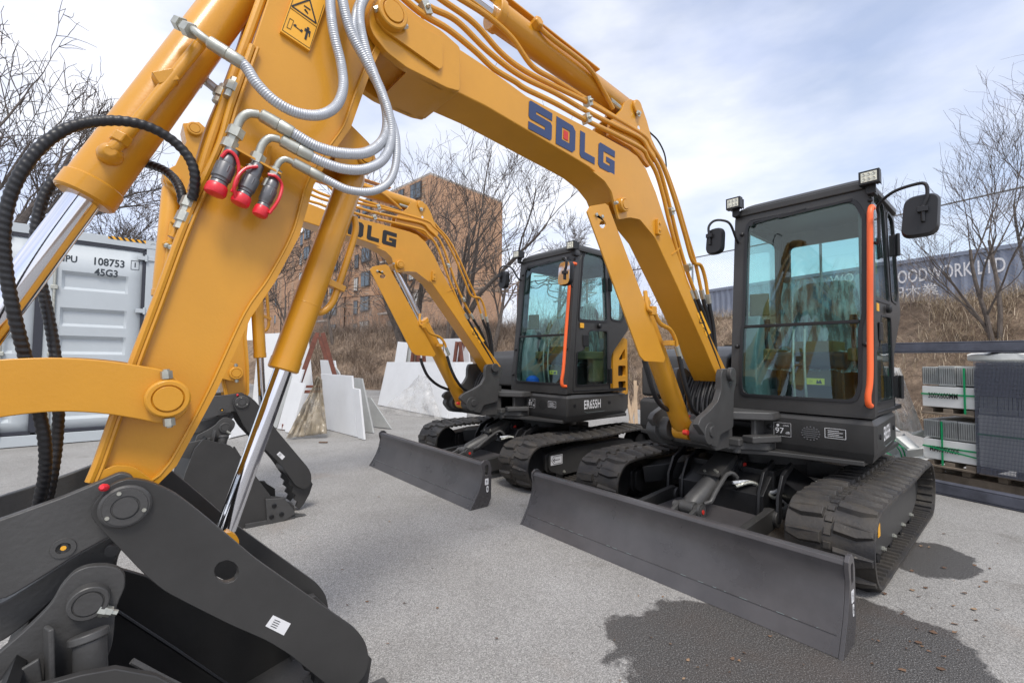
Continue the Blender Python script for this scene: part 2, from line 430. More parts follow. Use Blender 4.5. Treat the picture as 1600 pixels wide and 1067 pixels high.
    mb.box((-1.70, 0, .33), (1.05, .62, .22))
    for sx in (1, -1):
        for sy in (1, -1):
            a = Vector((-1.70+sx*.22, sy*.2, .37)); b = Vector((-1.70+sx*.62, sy*.66, .27)); mb.bar(a, b, .22, .13)
    mb.plate([(-1.20, .42), (-1.02, .30), (-1.02, .14), (-1.25, .14)], -.30, .30)
    for sy in (-.385, -.27, .27, .385):
        ln = [(-1.28, .50), (-1.10, .44), (-1.02, .32), (-1.00, .15), (-1.06, .15), (-1.08, .32), (-1.16, .41), (-1.30, .455)]
        mb.plate(ln, sy-.011, sy+.011)
    mb.build('undercarriage_frame', BLACK, X, bevel=.006)
    MB().rev((-1.75, 0, .44), (0, 0, 1), [(0, .40), (.05, .40), (.05, .44), (.10, .44), (.10, .38), (.125, .38)], 48).build('slewing_ring', BLACK, X)
    MB().box((-1.08, 0, .155), (.76, .57, .02)).build('belly_plate', BLADE, X, bevel=.004)
    # ---- dozer blade
    prof = [(0, 0), (-.035, .05), (-.07, .115), (-.10, .19), (-.118, .26), (-.118, .305), (-.108, .335), (-.115, .352), (-.135, .358), (-.165, .352), (-.172, .33), (-.16, .29), (-.145, .2), (-.115, .11), (-.075, .03), (-.06, 0)]
    d = MB().plate(prof, -.945, .945).build('dozer_blade', BLADE, X, bevel=.003)
    ep = [(.004, -.0), (-.035, .055), (-.075, .125), (-.105, .2), (-.118, .27), (-.105, .32), (-.105, .352), (-.13, .372), (-.165, .372), (-.19, .35), (-.205, .30), (-.205, .06), (-.17, 0)]
    for sgn in (1, -1):
        slot = roundpoly([(-.14, .335), (-.175, .335), (-.175, .245), (-.14, .245)], .017)
        e_ = MB().plate(ep, sgn*.945, sgn*.962, holes=[slot]).build('end_plate', BLADE, d, bevel=.002)
        if sgn > 0:
            for (za, zb, s_) in ((.175, .225, 'n'), (.115, .165, 'h')):
                w = .036 if s_ == 'n' else .02
                l_ = MB().plate(roundpoly([(-.175, za), (-.175, zb), (-.175+w, zb), (-.175+w, za)], .003 if s_ == 'n' else .01), .962, .963).build('label', WHT, e_)
                g = MB(); cxx = -.175+w/2
                g.bar((cxx, .9635, za+.01), (cxx, .9635, zb-.01), .004, .0006, (0, 1, 0)); g.bar((cxx-.006, .9635, (za+zb)/2), (cxx+.006, .9635, (za+zb)/2+.006), .004, .0006, (0, 1, 0))
                g.build('label_print', BLKD, l_)
    mb = MB().tube([(-.045, y_, .068) for y_ in [-.93+.03*i for i in range(63)]], .0035, 6, smooth=False)
    mb.build('weld_seam', BLADE, d)
    rs_ = random.Random(6 if near else 8); mb = MB(); y_ = -.9
    while y_ < .9:
        l_ = rs_.uniform(.004, .05)
        if rs_.random() < .6: mb.bar((-.0425, y_, .0705), (-.0425, y_+l_, .0705), .002, .002)
        y_ += l_+rs_.uniform(.005, .07)
    mb.build('scuffed_paint', BEIGE, d)
    for sgn in (1, -1):
        mb = MB()
        mb.bar((-.16, sgn*.345, .12), (-1.03, sgn*.345, .17), .045, .13)
        mb.cyl((-1.03, sgn*.30, .17), (-1.03, sgn*.39, .17), .055, n=20)
        mb.build('blade_arm', GREY, X, bevel=.006)
    mb = MB()
    mb.plate([(-.16, .04), (-.16, .22), (-.40, .20), (-.62, .27), (-.66, .245), (-.64, .18), (-.4, .06)], -.075, -.05)
    mb.plate([(-.16, .04), (-.16, .22), (-.40, .20), (-.62, .27), (-.66, .245), (-.64, .18), (-.4, .06)], .05, .075)
    mb.box((-.38, 0, .06), (.46, .62, .03))
    br = mb.build('blade_cylinder_bracket', GREY2, X, bevel=.005)
    mb = MB(); mb.cyl((-.605, -.10, .23), (-.605, .095, .23), .034, n=20); mb.cyl((-.605, .075, .23), (-.605, .09, .23), .05, n=24); mb.build('pin', GREY2, br)
    MB().cyl((-.605, .092, .23), (-.605, .099, .23), .014, n=12).build('pin_cap', REDD, br)
    A = Vector((-.605, 0, .235)); B = Vector((-1.22, 0, .45)); dd = (B-A).normalized()
    mb = MB(); mb.rev(A, dd, [(.0, .045), (.03, .05), (.05, .062), (.36, .062), (.36, .068), (.40, .068), (.40, .03)], 28)
    mb.cyl(A-Vector((0, .045, 0)), A+Vector((0, .045, 0)), .045, n=24)
    bc = mb.build('blade_cylinder', GREY2, X, bevel=.002)
    MB().cyl(A+dd*.38, B, .03, n=20).build('piston_rod', CHROME, bc)
    mb = MB(); up_ = Vector((-dd.z, 0, dd.x)) * -1
    if up_.z < 0: up_ = -up_
    mb.bar(A+dd*.30+up_*.075, A+dd*.62+up_*.075, .15, .012, up_); mb.bar(A+dd*.34+up_*.05+Vector((0, .072, 0)), A+dd*.62+up_*.05+Vector((0, .072, 0)), .01, .05, up_)
    g_ = mb.build('rod_guard', GREY, bc, bevel=.002)
    mb = MB()
    for q in (.33, .36): mb.rev(A+dd*q+up_*.08+Vector((0, (q-.345)*2, 0)), up_, [(0, .01), (.01, .01)], 6)
    mb.rev(A+dd*.345+up_*.08+Vector((0, .05, 0)), up_, [(0, .01), (.01, .01)], 6)
    mb.build('bolt_row', ZINC, g_)
    MB().tube([A+dd*.08+Vector((0, .07, .0)), A+dd*.10+Vector((0, .10, .01)), A+dd*.2+Vector((0, .095, .03)), A+dd*.38+Vector((0, .09, .05)), A+dd*.42+Vector((0, .12, .04)), A+dd*.45+Vector((0, .13, 0))], .014, 10).build('oil_pipe', GREY2, bc)
    for q in (0, 1):
        MB().tube([A+dd*.40+Vector((0, .12+q*.02, -.01-q*.02)), A+dd*.5+Vector((0, .2+q*.02, -.04)), (-1.15, .30+q*.02, .30-q*.03), (-1.3, .34, .33-q*.03)], .012, 10, ripple=(.005, .04, 1), step=.004).build('hose', HOSE if q == 0 else ZINC, X)
    mb = MB()
    for sy in (-.07, .07): mb.plate([(-1.05, .40), (-1.2, .52), (-1.34, .52), (-1.34, .3), (-1.12, .3)], sy-.015, sy+.015)
    mb.cyl((-1.20, -.10, .445), (-1.20, .11, .445), .05, n=20)
    b3 = mb.build('cylinder_lug', BLACK, X, bevel=.004)
    MB().cyl((-1.20, .11, .445), (-1.20, .118, .445), .018, n=12).build('pin_cap', REDD, b3)
    # ---- house
    deck = [(-1.0, -.16), (-1.0, .14), (-1.12, .32), (-1.22, .80), (-2.3, .80), (-2.66, .5), (-2.74, 0), (-2.66, -.5), (-2.3, -.8), (-1.28, -.8), (-1.12, -.3)]
    MB().plate(deck, .555, .585, lambda u, v, w: (u, v, w)).build('revolving_deck', GREY, X, bevel=.006)
    # skirt: section swept round the left front corner
    def skirt(pts, z0, z1, inset=.03):
        n = len(pts); c = Vector((sum(p[0] for p in pts)/n, sum(p[1] for p in pts)/n))
        def off(k): 
            r_ = []
            for i in range(n):
                p = Vector(pts[i]); a = (p-Vector(pts[i-1])).normalized(); b = (Vector(pts[(i+1) % n])-p).normalized()
                na = Vector((a.y, -a.x)); nb = Vector((b.y, -b.x)); m_ = (na+nb).normalized(); q = m_/max(.4, m_.dot(na))
                if (p+q*.01-c).length > (p-c).length: q = -q
                r_.append(p+q*k)
            return r_
        secs = []
        for k, z in ((inset, z0), (.004, z0+.055), (0, z0+.065), (0, z1-.03), (.022, z1)):
            secs.append([(p.x, p.y, z) for p in off(k)])
        return MB().loft(secs)
    sk = skirt([(-1.225, .235), (-1.225, .849), (-1.245, .862), (-2.10, .815), (-2.42, .735), (-2.42, .235)], .572, .835).build('skirt_panel', GREY, X, bevel=.008, seg=3)
    # printing on the skirt
    fr_ = lambda cy, cz: (lambda u, v, w: (-1.2235, cy+u, cz+v))
    text_mb('97', .055, fr_(.335, .715)).build('noise_level_print', WHT, sk)
    text_mb('dB', .024, fr_(.385, .705)).build('noise_level_print', WHT, sk)
    text_mb('LWA', .016, fr_(.375, .752)).build('noise_level_print', WHT, sk)
    mb = MB()
    def frame(y0, y1, z0, z1, t=.0015, x=-1.2236):
        for a, b in (((x, y0, z0), (x, y1, z0)), ((x, y1, z0), (x, y1, z1)), ((x, y1, z1), (x, y0, z1)), ((x, y0, z1), (x, y0, z0))): mb.bar(a, b, t, .0005, (1, 0, 0))
    frame(.30, .405, .68, .77)
    mb.cyl((-1.2237, .325, .752), (-1.2232, .325, .752), .009, n=14)
    mb.build('noise_label_frame', WHT, sk)
    mb = MB(); frame(.60, .71, .705, .765, .0025)
    for k in range(4): mb.bar((-1.2236, .615, .718+k*.011), (-1.2236, .695-(k % 2)*.02, .718+k*.011), .0028, .0005, (1, 0, 0))
    mb.build('info_label', WHT, sk)
    mb = MB()
    if near:
        for k in range(5): mb.box((-1.222, .52, .695+k*.013-.0), (.003, .085*math.sqrt(max(.1, 1-((k-2)/2.7)**2)), .006))
    for k in range(16):
        a = k/16*2*math.pi; mb.cyl((-1.223, .52+.05*math.cos(a), .72+.042*math.sin(a)), (-1.222, .52+.05*math.cos(a), .72+.042*math.sin(a)), .0055, n=8)
    if not near:
        for k in range(9): mb.cyl((-1.223, .50+.02*(k % 3), .70+.02*(k//3)), (-1.222, .50+.02*(k % 3), .70+.02*(k//3)), .005, n=8)
    mb.build('horn_grille', BLACK if not near else COUP, sk)
    mb = MB(); mb.rev((-1.224, .275, .735), (1, 0, 0), [(0, .02), (.008, .02), (.012, .012)], 6); mb.rev((-1.34, .855, .73), (0, 1, 0), [(0, .017), (.01, .017)], 6); mb.rev((-1.95, .822, .73), (0, 1, 0), [(0, .017), (.01, .017)], 6)
    mb.build('bolt_row', BLACK, sk)
    MB().plate([(-1.50, .66), (-1.55, .645), (-1.86, .645), (-1.86, .648), (-1.552, .648), (-1.502, .663)], 0, .001, lambda u, v, w: (u, .8645+(u+1.245)*.055+w, v)).build('model_underline', BEIGE, sk)
    text_mb('ER655H', .125, lambda u, v, w: (-1.64-u, .8645+(-1.64-u+1.245)*.055, .725+v), bold=.02, width=.72).build('model_name', WHT, sk)
    sk2 = skirt([(-1.30, -.46), (-1.30, -.82), (-2.34, -.82), (-2.34, -.46)], .56, .86).build('right_skirt_panel', GREY, X, bevel=.008)
    MB().rev((-1.30, -.62, .75), (1, 0, 0), [(0, .02), (.01, .02), (.014, .012)], 6).build('bolt_head', BLACK, sk2)
    # right hood over the tank
    hp = [(-1.31, .875), (-1.31, 1.12), (-1.36, 1.22), (-1.5, 1.28), (-2.3, 1.34), (-2.3, .875)]
    MB().plate(hp, -.815, -.06).build('tank_hood', GREY, X, bevel=.03, seg=4)
    # counterweight: curved tail
    secs = []
    for (z, k) in ((.575, .93), (.66, 1.0), (1.15, 1.0), (1.3, .97), (1.36, .90)):
        P = []
        for i in range(13):
            a = math.pi/2+math.pi*i/12; P.append((-2.02+.88*k*math.cos(a)*1.0, .74*k*math.sin(a), z))
        P = [(-2.345, .84*k, z) if False else (min(p[0], -2.52), p[1]*.93, p[2]) for p in P]
        secs.append(P)
    MB().loft(secs).build('counterweight', GREY, X, bevel=.02, seg=3)
    # engine side cover, yellow with slots
    yp = XZ_B([(958, 548), (979, 525), (983, 530), (985, 616), (963, 622), (958, 610)], .86)
    sl_ = [XZ_B(q, .86) for q in ([(973.5, 561), (983, 548), (983.5, 560), (974, 562)], [(970, 571), (983, 571), (983.5, 584), (970, 584)], [(970, 594), (983, 592), (983.5, 608), (971, 611)])]
    cvf = lambda u, v, w: (u-.075, .745+w+(u+1.98)*.14, v)
    yc = MB().plate(roundpoly([(-1.985, 1.29), (-2.19, 1.46), (-2.32, 1.44), (-2.335, .80), (-2.03, .77), (-1.985, .84)], .03), 0, .05, cvf,
                    holes=[roundpoly([(-2.12, 1.21), (-2.26, 1.33), (-2.27, 1.20), (-2.13, 1.19)], .02), roundpoly([(-2.10, 1.13), (-2.28, 1.13), (-2.28, 1.01), (-2.10, 1.01)], .02), roundpoly([(-2.10, .95), (-2.28, .95), (-2.28, .83), (-2.12, .83)], .02)]).build('engine_cover', YEL, X, bevel=.008)
    MB().box((-2.235, .70, 1.05), (.30, .02, .56)).build('vent_mesh', BLACK, yc)
    MB().plate([(-1.95, .84), (-2.41, .84), (-2.41, 1.45), (-2.22, 1.45), (-1.95, 1.27)], .0, .69).build('engine_bay', BLACK, X)
    # ---- swing bracket
    mb = MB()
    up = roundpoly([(-1.24, -.30), (-1.24, .34), (-1.10, .34), (-.95, .13), (-.90, .06), (-.90, -.12), (-.95, -.2), (-1.1, -.30)], .03)
    mb.plate(up, .79, .845, lambda u, v, w: (u, v, w)); mb.plate([(a, b*.92) for a, b in up], .585, .64, lambda u, v, w: (u, v, w))
    mb.plate([(-1.24, .20), (-1.08, .20), (-1.08, .235), (-1.24, .235)], .64, .79, lambda u, v, w: (u, v, w))
    mb.plate([(-1.24, -.20), (-1.15, -.20), (-1.15, -.235), (-1.24, -.235)], .64, .79, lambda u, v, w: (u, v, w))
    mb.bar((-1.20, .32, .665), (-.98, .22, .665), .10, .045); mb.box((-1.0, .14, .64), (.12, .09, .05)); mb.cyl((-1.0, .14, .56), (-1.0, .14, .62), .03, n=16)
    mb.build('swing_bracket', GREY2, X, bevel=.01, seg=3)
    MB().cyl((-1.0, -.02, .60), (-1.0, -.02, .88), .05, n=24).build('kingpin', GREY2, X, bevel=.004)
    ear = XZ([(1129, 577), (1140, 575.5), (1150, 585), (1151, 598), (1147, 614), (1146.5, 640), (1146, 668), (1126, 679), (1122, 699), (1113, 697), (1091, 665), (1095, 654), (1110, 641), (1122, 627), (1127, 610), (1127, 588)], .155)
    ear = roundpoly(ear, .02, 3)
    mb = MB(); mb.plate(ear, .115, .155); mb.plate([(x_, z_) for x_, z_ in ear], -.20, -.16)
    mb.plate([(-1.0, .60), (-1.0, .90), (-.90, .93), (-.78, .80), (-.66, .64), (-.76, .60)], -.16, .115)
    mb.cyl((PC[0], -.20, PC[1]), (PC[0], -.10, PC[1]), .075, n=28); mb.cyl((PC[0], .05, PC[1]), (PC[0], .158, PC[1]), .07, n=28)
    mb.plate(roundpoly([(-.50, .78), (-.47, .72), (-.55, .63), (-.78, .60), (-.9, .64), (-.7, .78), (-.6, .82)], .03), -.235, -.165)
    sp = mb.build('swing_post', GREY2, X, bevel=.008, seg=3)
    mb = MB(); pinhead(mb, PF[0], PF[1], .155, .045, .03, False); mb.build('pin', GREY2, sp, bevel=.003)
    mb = MB(); pinhead(mb, PC[0]-.02, PC[1]+.01, .155, .035, .012, False); mb.build('pin', GREY2, sp, bevel=.003)
    mb = MB()
    for k in range(11):
        y_ = -.145+k*.024; mb.tube([(-.86, y_, .62), (-.80-.012*(k % 3), y_+.01, .78), (-.84+.01*(k % 2), y_+.008*((k % 3)-1), .92), (-.93, y_, 1.07)], .0115, 8, step=.03)
    mb.build('hose_bundle', RUBB, X)
    mb = MB(); mb.bar((-.775, -.12, .80), (-.775, .09, .80), .04, .012, (1, 0, 0))
    hb = mb.build('hose_clamp_bar', COUP, X, bevel=.002)
    mb = MB(); [mb.rev((-.768, y_, .805), (1, 0, 0), [(0, .009), (.014, .009)], 6) for y_ in (-.08, -.01, .055)]; mb.build('bolt_row', REDD, hb)
    # right swing cylinder knuckle
    mb = MB(); mb.box((-.93, -.33, .76), (.16, .10, .04)); mb.box((-.93, -.33, .60), (.18, .12, .04)); mb.cyl((-.93, -.33, .60), (-.93, -.33, .76), .045, n=18)
    mb.build('swing_cylinder_knuckle', GREY2, X, bevel=.008)
    # ---- cab
    cab(X, near)
    # ---- boom
    low = [(577, 24), (584, 56), (605, 82), (636, 106), (702.5, 138.5), (760, 166.6), (850, 219.4), (904, 251), (922, 262), (944, 281), (958, 300), (968, 326), (985, 336), (1003, 345), (1024, 372.5), (1058, 446), (1100, 540), (1124, 597)]
    topl = [(1136, 580), (1098, 500), (1069, 426), (1039, 343), (1025, 300), (1010, 264), (996, 244), (982, 234), (922, 201), (904, 192), (823, 150), (760, 104), (716, 75), (660, 40), (628, 8), (612, -8), (590, -4)]
    full = XZ(low+topl, .07)
    body = MB().plate(full, YC-.092, YC+.092).build('boom', YEL, X, bevel=.006, pose=pb, seg=3)
    # tip fork cheeks
    fork = roundpoly(XZ([(577, 20), (577, 38), (584, 56), (605, 82), (636, 106), (700, 138), (719, 143), (719, 74), (690, 48), (655, 26), (628, 4), (612, -12), (590, -10)], .115), .012, 3)
    mb = MB(); mb.plate(fork, .085, .115); mb.plate(fork, YC*2-.115, YC*2-.085); mb.build('boom_tip_cheek', YEL, body, bevel=.003, pose=pb)
    MB().plate(XZ([(640, 108), (700, 138), (719, 143), (719, 74), (668, 62)], .115), 2*YC-.10, .10).build('boom_tip_box', YEL, body, bevel=.003, pose=pb)
    mb = MB(); mb.plate(roundpoly(XZ([(592, 6), (588, 30), (602, 48), (688, 109), (692, 104), (692, 60), (660, 42), (626, 8)], .127), .015, 3), .116, .127)
    pinhead(mb, PT[0], PT[1], .12, .052, .035)
    mb.build('boss_plate', YEL, body, bevel=.003, pose=pb)
    for (a, b) in ((590, 14), (632, 42)):
        mb = MB(); q = H(a, b, .14); mb.rev((q.x, .14, q.z), (.5, .2, -.4) if a > 600 else (-.5, .2, .4), [(-.012, .009), (.012, .009), (.012, .005), (.02, .005)], 6)
        mb.build('bolt_head', ZINC, body, pose=pb)
    crs = XZ([(640, 112), (700, 140), (700, 165), (655, 150), (628, 128)], .07)
    # lower bracket for boom cylinder rod
    brk = roundpoly(XZ([(926, 268), (945, 283), (956, 300), (962, 325), (967, 343), (985, 340), (1000, 343), (1024, 372), (1010, 330), (985, 290), (955, 270)], .085), .01, 3)
    mb = MB(); mb.plate(brk, .072, .085); mb.plate(XZ([(964, 322), (968, 342), (985, 339), (1000, 341), (1008, 330), (990, 306)], .06), YC*2-.085, YC*2-.072); pinhead(mb, PM[0], PM[1], .085, .038, .028)
    lb = mb.build('cylinder_lug', YEL, body, bevel=.003, pose=pb)
    q = H(963, 317, .1); MB().rev((q.x, .09, q.z), (0, 1, 0), [(0, .01), (.015, .01), (.02, .006)], 6).build('bolt_head', ZINC, lb, pose=pb)
    # top bracket for arm cylinder
    tb = XZ([(952, 190), (962, 180), (970, 172), (973, 162), (980, 157), (992, 158), (1002, 170), (1009, 190), (1016, 216), (1024, 250), (1012, 262), (985, 232), (950, 212)], .03)
    mb = MB()
    for y_ in (-.075, .028): mb.plate(tb, y_-.011, y_+.011)
    pinhead(mb, PA[0], PA[1], .039, .04, .016, False)
    tbo = mb.build('cylinder_lug', YEL, body, bevel=.003, pose=pb)
    q = H(999, 177, .06); MB().rev((q.x, .05, q.z), (0, 1, 0), [(0, .018), (.006, .018), (.006, .009), (.018, .009)], 16).build('bolt_head', ZINC, tbo, pose=pb)
    q = H(998, 200, .04); MB().rev((q.x, .039, q.z), (0, 1, 0), [(0, .012), (.001, .012)], 16).build('label', WHT, tbo, pose=pb)
    # logo
    P0 = H(827, 156, .0725); PX = H(961, 236.5, .0725); PD = H(825.5, 201, .0725)
    def lg(u, v): return P0 + (PX-P0)*u + (PD-P0)*v
    def letter(mb, polys, u0, w):
        for hole, poly in polys:
            mb.plate(poly, 0, 1, lambda u, v, k: tuple(lg(u0+u*w, v)-Vector((0, .0012*(1-k), 0))), holes=hole)
    t_ = .27
    lm = MB()
    S = [([], [(0, .06), (.05, 0), (1, 0), (1, t_), (.3, t_), (.3, .37), (.92, .37), (1, .45), (1, .94), (.92, 1), (0, 1), (0, .73), (.7, .73), (.7, .64), (.08, .64), (0, .56)])]
    S = [([], [(0, .07), (.06, 0), (1, 0), (1, t_), (.3, t_), (.3, .36), (.93, .36), (1, .44), (1, .93), (.93, 1), (0, 1), (0, .74), (.7, .74), (.7, .63), (.07, .63), (0, .56)])]
    D = [([[(.3, .27), (.3, .73), (.7, .73), (.7, .27)]], [(0, 0), (.85, 0), (1, .15), (1, .85), (.85, 1), (0, 1)])]
    Lt = [([], [(0, 0), (.32, 0), (.32, .73), (1, .73), (1, 1), (.1, 1), (0, .9)])]
    G = [([], [(.1, 0), (1, 0), (1, t_), (.3, t_), (.3, .73), (.7, .73), (.7, .62), (.48, .62), (.48, .42), (1, .42), (1, 1), (.1, 1), (0, .9), (0, .1)])]
    letter(lm, S, 0, .235); letter(lm, D, .28, .215); letter(lm, Lt, .55, .185); letter(lm, G, .78, .22)
    lm.build('brand_lettering', logo_mat, body, pose=pb)
    m2 = MB(); letter(m2, [([], [(.38, .34), (.38, .66), (.62, .66), (.62, .34)])], .28, .215); m2.build('red_logo_square', REDD, body, pose=pb)
    # warning sticker low on the boom
    w0 = H(1092, 496, .0722); 
    wl = XZ([(1089, 490), (1096, 486), (1111, 520), (1104, 526)], .0722)
    ws = MB().plate(wl, .0705, .0722).build('warning_label', LEMON, body, pose=pb)
    g = MB()
    for a, b in (((1093, 504), (1095, 493)), ((1095, 493), (1101, 505)), ((1101, 505), (1093, 504)), ((1096, 502), (1097, 497)), ((1099, 512), (1105, 517)), ((1101, 518), (1103, 511))):
        g.bar(H(*a, .073), H(*b, .073), .006, .0008, (0, 1, 0))
    g.build('label_print', BLKD, ws, pose=pb)
    # weld ridge across the side, small bracket
    MB().bar(H(1050, 398, .0715), H(1062, 388, .0715), .008, .004, (0, 1, 0)).build('weld_seam', YEL, body, pose=pb)
    q = H(1029, 355, .08); mb = MB().plate(roundpoly([(q.x-.02, q.z-.045), (q.x+.02, q.z-.045), (q.x+.02, q.z+.045), (q.x-.02, q.z+.045)], .006), .07, .088)
    mb.rev((q.x, .088, q.z+.02), (0, 1, 0), [(0, .008), (.006, .008)], 12); mb.rev((q.x, .088, q.z-.02), (0, 1, 0), [(0, .008), (.006, .008)], 12)
    mb.build('grease_block', YEL, body, bevel=.002, pose=pb)
    # hydraulic lines stacked along the boom's back
    lines = [
        (.062, [(596, -34), (654, 18), (700, 46), (742, 80), (772, 108), (805, 128), (821, 139), (868, 162), (913, 187), (962, 211), (1003, 233), (1012, 247), (1025, 270), (1036, 306), (1047, 352), (1067, 425), (1078, 455)]),
        (.050, [(600, -50), (662, 6), (712, 32), (762, 80), (812, 118), (868, 146), (913, 172), (960, 196), (1000, 216), (1012, 234), (1030, 264), (1044, 312), (1060, 378), (1074, 425), (1085, 455)]),
        (.036, [(620, -50), (690, 0), (740, 36), (782, 82), (818, 110), (868, 136), (913, 158), (960, 184), (1006, 212), (1016, 227), (1034, 256), (1052, 306), (1069, 364), (1082, 408), (1095, 415), (1102, 436), (1106, 462)]),
        (.020, [(640, -50), (712, -6), (762, 26), (800, 60), (832, 104), (868, 126), (920, 158), (965, 186), (1010, 214), (1022, 233), (1040, 266), (1058, 316), (1074, 370), (1086, 410), (1096, 455)])]
    hp_ends = []
    for y_, pts in lines:
        P = [H(a, b, y_) for a, b in pts]
        MB().tube(P, .0118, 10, step=.02).build('oil_pipe', YEL, body, pose=pb)
        hp_ends.append((y_, P[-2], P[-1]))
    for (a, b, y_) in ((664, 16, .06), (916, 186, .062), (918, 160, .035), (1047, 331, .06), (1074, 418, .06)):
        q = H(a, b, y_); MB().box(q, (.03, .04, .045), Matrix.Rotation(.5, 3, 'Y')).rev(q+Vector((0, .02, 0)), (0, 1, 0), [(0, .009), (.01, .009), (.01, .005), (.016, .005)], 6).build('pipe_clamp', ZINC, body, bevel=.002, pose=pb)
    MB().tube([H(a, b, -.06) for a, b in [(1014, 206), (1028, 220), (1038, 240), (1041, 260), (1040, 272)]], .005, 8).build('cable', RUBB, body, pose=pb)
    for y_, a_, b_ in hp_ends:
        dn = (b_-a_).normalized()
        P = [b_, b_+dn*.10, b_+dn*.24+Vector((-.005, 0, 0)), Vector((-.955, y_*.9, 1.10)), Vector((-.975, y_*.8-.01, .95)), Vector((-.93, y_*.8-.02, .74))]
        MB().tube(P, .0145, 12, ripple=(.012, .05, 1), step=.004).build('hose', RUBB, body, pose=pb)
        MB().cyl(b_-dn*.01, b_+dn*.055, .0175, n=6).build('hose_fitting', ZINC, body, pose=pb)
    # ---- boom cylinder
    pmb = T(pb, PM)
    bcyl, A, B, dd = cylinder(X, PC, pmb, .63, .062, .026, 'boom_cylinder', w=.05)
    nrm = Vector((-dd.z, 0, dd.x))
    gp = XZ([(917.5, 331), (923, 322), (946, 318), (951, 322), (1000, 452), (1040, 560), (1037, 566), (1007, 564), (1000, 556)], .085)
    hole = XZ([(942+5*math.cos(i/12*6.283), 351+5.5*math.sin(i/12*6.283)) for i in range(12)], .085)
    ax = Vector((PM[0]-PC[0], PM[1]-PC[1])); ax2 = Vector((pmb[0]-PC[0], pmb[1]-PC[1]))
    pc_ = rigid(PM, pmb, math.atan2(ax2.y, ax2.x)-math.atan2(ax.y, ax.x))
    gd = MB().plate(gp, .077, .085, holes=[hole]).build('rod_guard', YEL, bcyl, bevel=.002, pose=pc_)
    mb = MB()
    for a, b in ((931, 336), (940, 339)): q = H(a, b, .085); mb.rev((q.x, .085, q.z), (0, 1, 0), [(0, .010), (.009, .010), (.011, .006)], 6)
    mb.build('bolt_row', ZINC, gd, pose=pc_)
    MB().tube([H(a, b, y_) for a, b, y_ in [(1008, 455, .07), (1012, 483, .09), (1022, 488, .10), (1031, 505, .10), (1047, 515, .10), (1055, 530, .10), (1058, 545, .10)]], .012, 10).build('oil_pipe', YEL, bcyl, pose=pc_)
    q = H(1016, 486, .08); MB().box(q, (.045, .06, .05)).build('port_block', YEL, bcyl, bevel=.004, pose=pc_)
    q = H(1045, 536, .085); MB().box(q, (.05, .05, .03)).build('pipe_clamp', YEL, bcyl, bevel=.003, pose=pc_)
    MB().cyl(H(1057, 540, .10), H(1063, 560, .10), .016, n=8).build('hose_fitting', ZINC, bcyl, pose=pc_)
    MB().tube([H(a, b, y_) for a, b, y_ in [(1061, 556, .10), (1068, 590, .10), (1076, 620, .09), (1082, 640, .05)]]+[(-.82, .02, .78)], .014, 10, ripple=(.012, .06, 1), step=.005).build('hose', RUBB, bcyl)
    MB().tube([H(a, b, y_) for a, b, y_ in [(1006, 562, .02), (1012, 582, .03), (1020, 610, .02), (1032, 632, -.02), (1052, 645, -.06)]]+[(-.80, -.10, .76)], .014, 10, ripple=(.012, .06, 1), step=.005).build('hose', RUBB, bcyl)
    mb = MB().cyl((PC[0], .05, PC[1]-.03), (PC[0], .06, PC[1]-.03), .001, n=6)
    q = H(1068, 675, .03); MB().rev((q.x, .03, q.z), (0, 1, 0), [(0, .016), (.03, .016)], 12).build('pin_cap', REDD, bcyl)
    # ---- arm cylinder
    par = T(pa, PR); pab = T(pb, PA)
    acyl, A, B, dd = cylinder(X, pab, par, .62, .062, .034, 'arm_cylinder', y=-.024, w=.035)
    up_ = Vector((-dd.z, 0, dd.x)); up_ = up_ if up_.z > 0 else -up_
    MB().bar(A+dd*.30+up_*.09, A+dd*1.2+up_*.09, .07, .008, up_).build('rod_guard', YEL, acyl, bevel=.002)
    MB().tube([A+dd*.78+Vector((0, .07, .02)), A+dd*.70+Vector((0, .082, .0)), A+dd*.45+Vector((0, .08, .0)), A+dd*.30+Vector((0, .06, -.04)), A+dd*.2+Vector((0, .05, -.09))], .011, 10).build('oil_pipe', YEL, acyl)
    MB().rev(A+dd*.80+Vector((0, .04, .02)), (0, 1, .2), [(0, .026), (.05, .026), (.055, .02)], 6).build('port_block', YEL, acyl, bevel=.002)
    MB().cyl(A+dd*.10+Vector((0, .04, -.05)), A+dd*.22+Vector((0, .045, -.05)), .014, n=8).build('hose_fitting', ZINC, acyl)
    # ---- arm
    left = [(140, 753), (151, 727), (204, 576), (244, 470), (280, 372), (310, 300), (344, 224), (360, 168), (394, 72), (418, 0), (430, -40)]
    right = [(590, -60), (600, -20), (612, 25), (604, 60), (580, 110), (562, 160), (548, 200), (520, 240), (490, 290), (468, 368), (430, 440), (392, 496), (336, 616), (276, 727), (246, 757)]
    ar = XZ(left, .088)
    at_ = [(PU[0]+.05, PU[1]-.02), (PU[0]+.04, PU[1]+.06), (PU[0]-.05, PU[1]+.09), (PT[0]+.15, PT[1]+.36), (PR[0]+.05, PR[1]+.05), (PR[0]-.05, PR[1]+.05), (PR[0]-.10, PR[1]-.04)]
    ar2 = XZ(right[2:], .088)
    armp = ar + at_ + ar2
    arm = MB().plate(armp, YC-.10, YC+.10).build('arm', YEL, X, bevel=.004, pose=pa, seg=3)
    # flanges proud of the side plate along both edges
    rim = XZ([(612, 25), (604, 60), (580, 110), (562, 160), (548, 200), (520, 240), (490, 290), (468, 368), (430, 440), (392, 496), (336, 616), (276, 727), (246, 757)], .088)
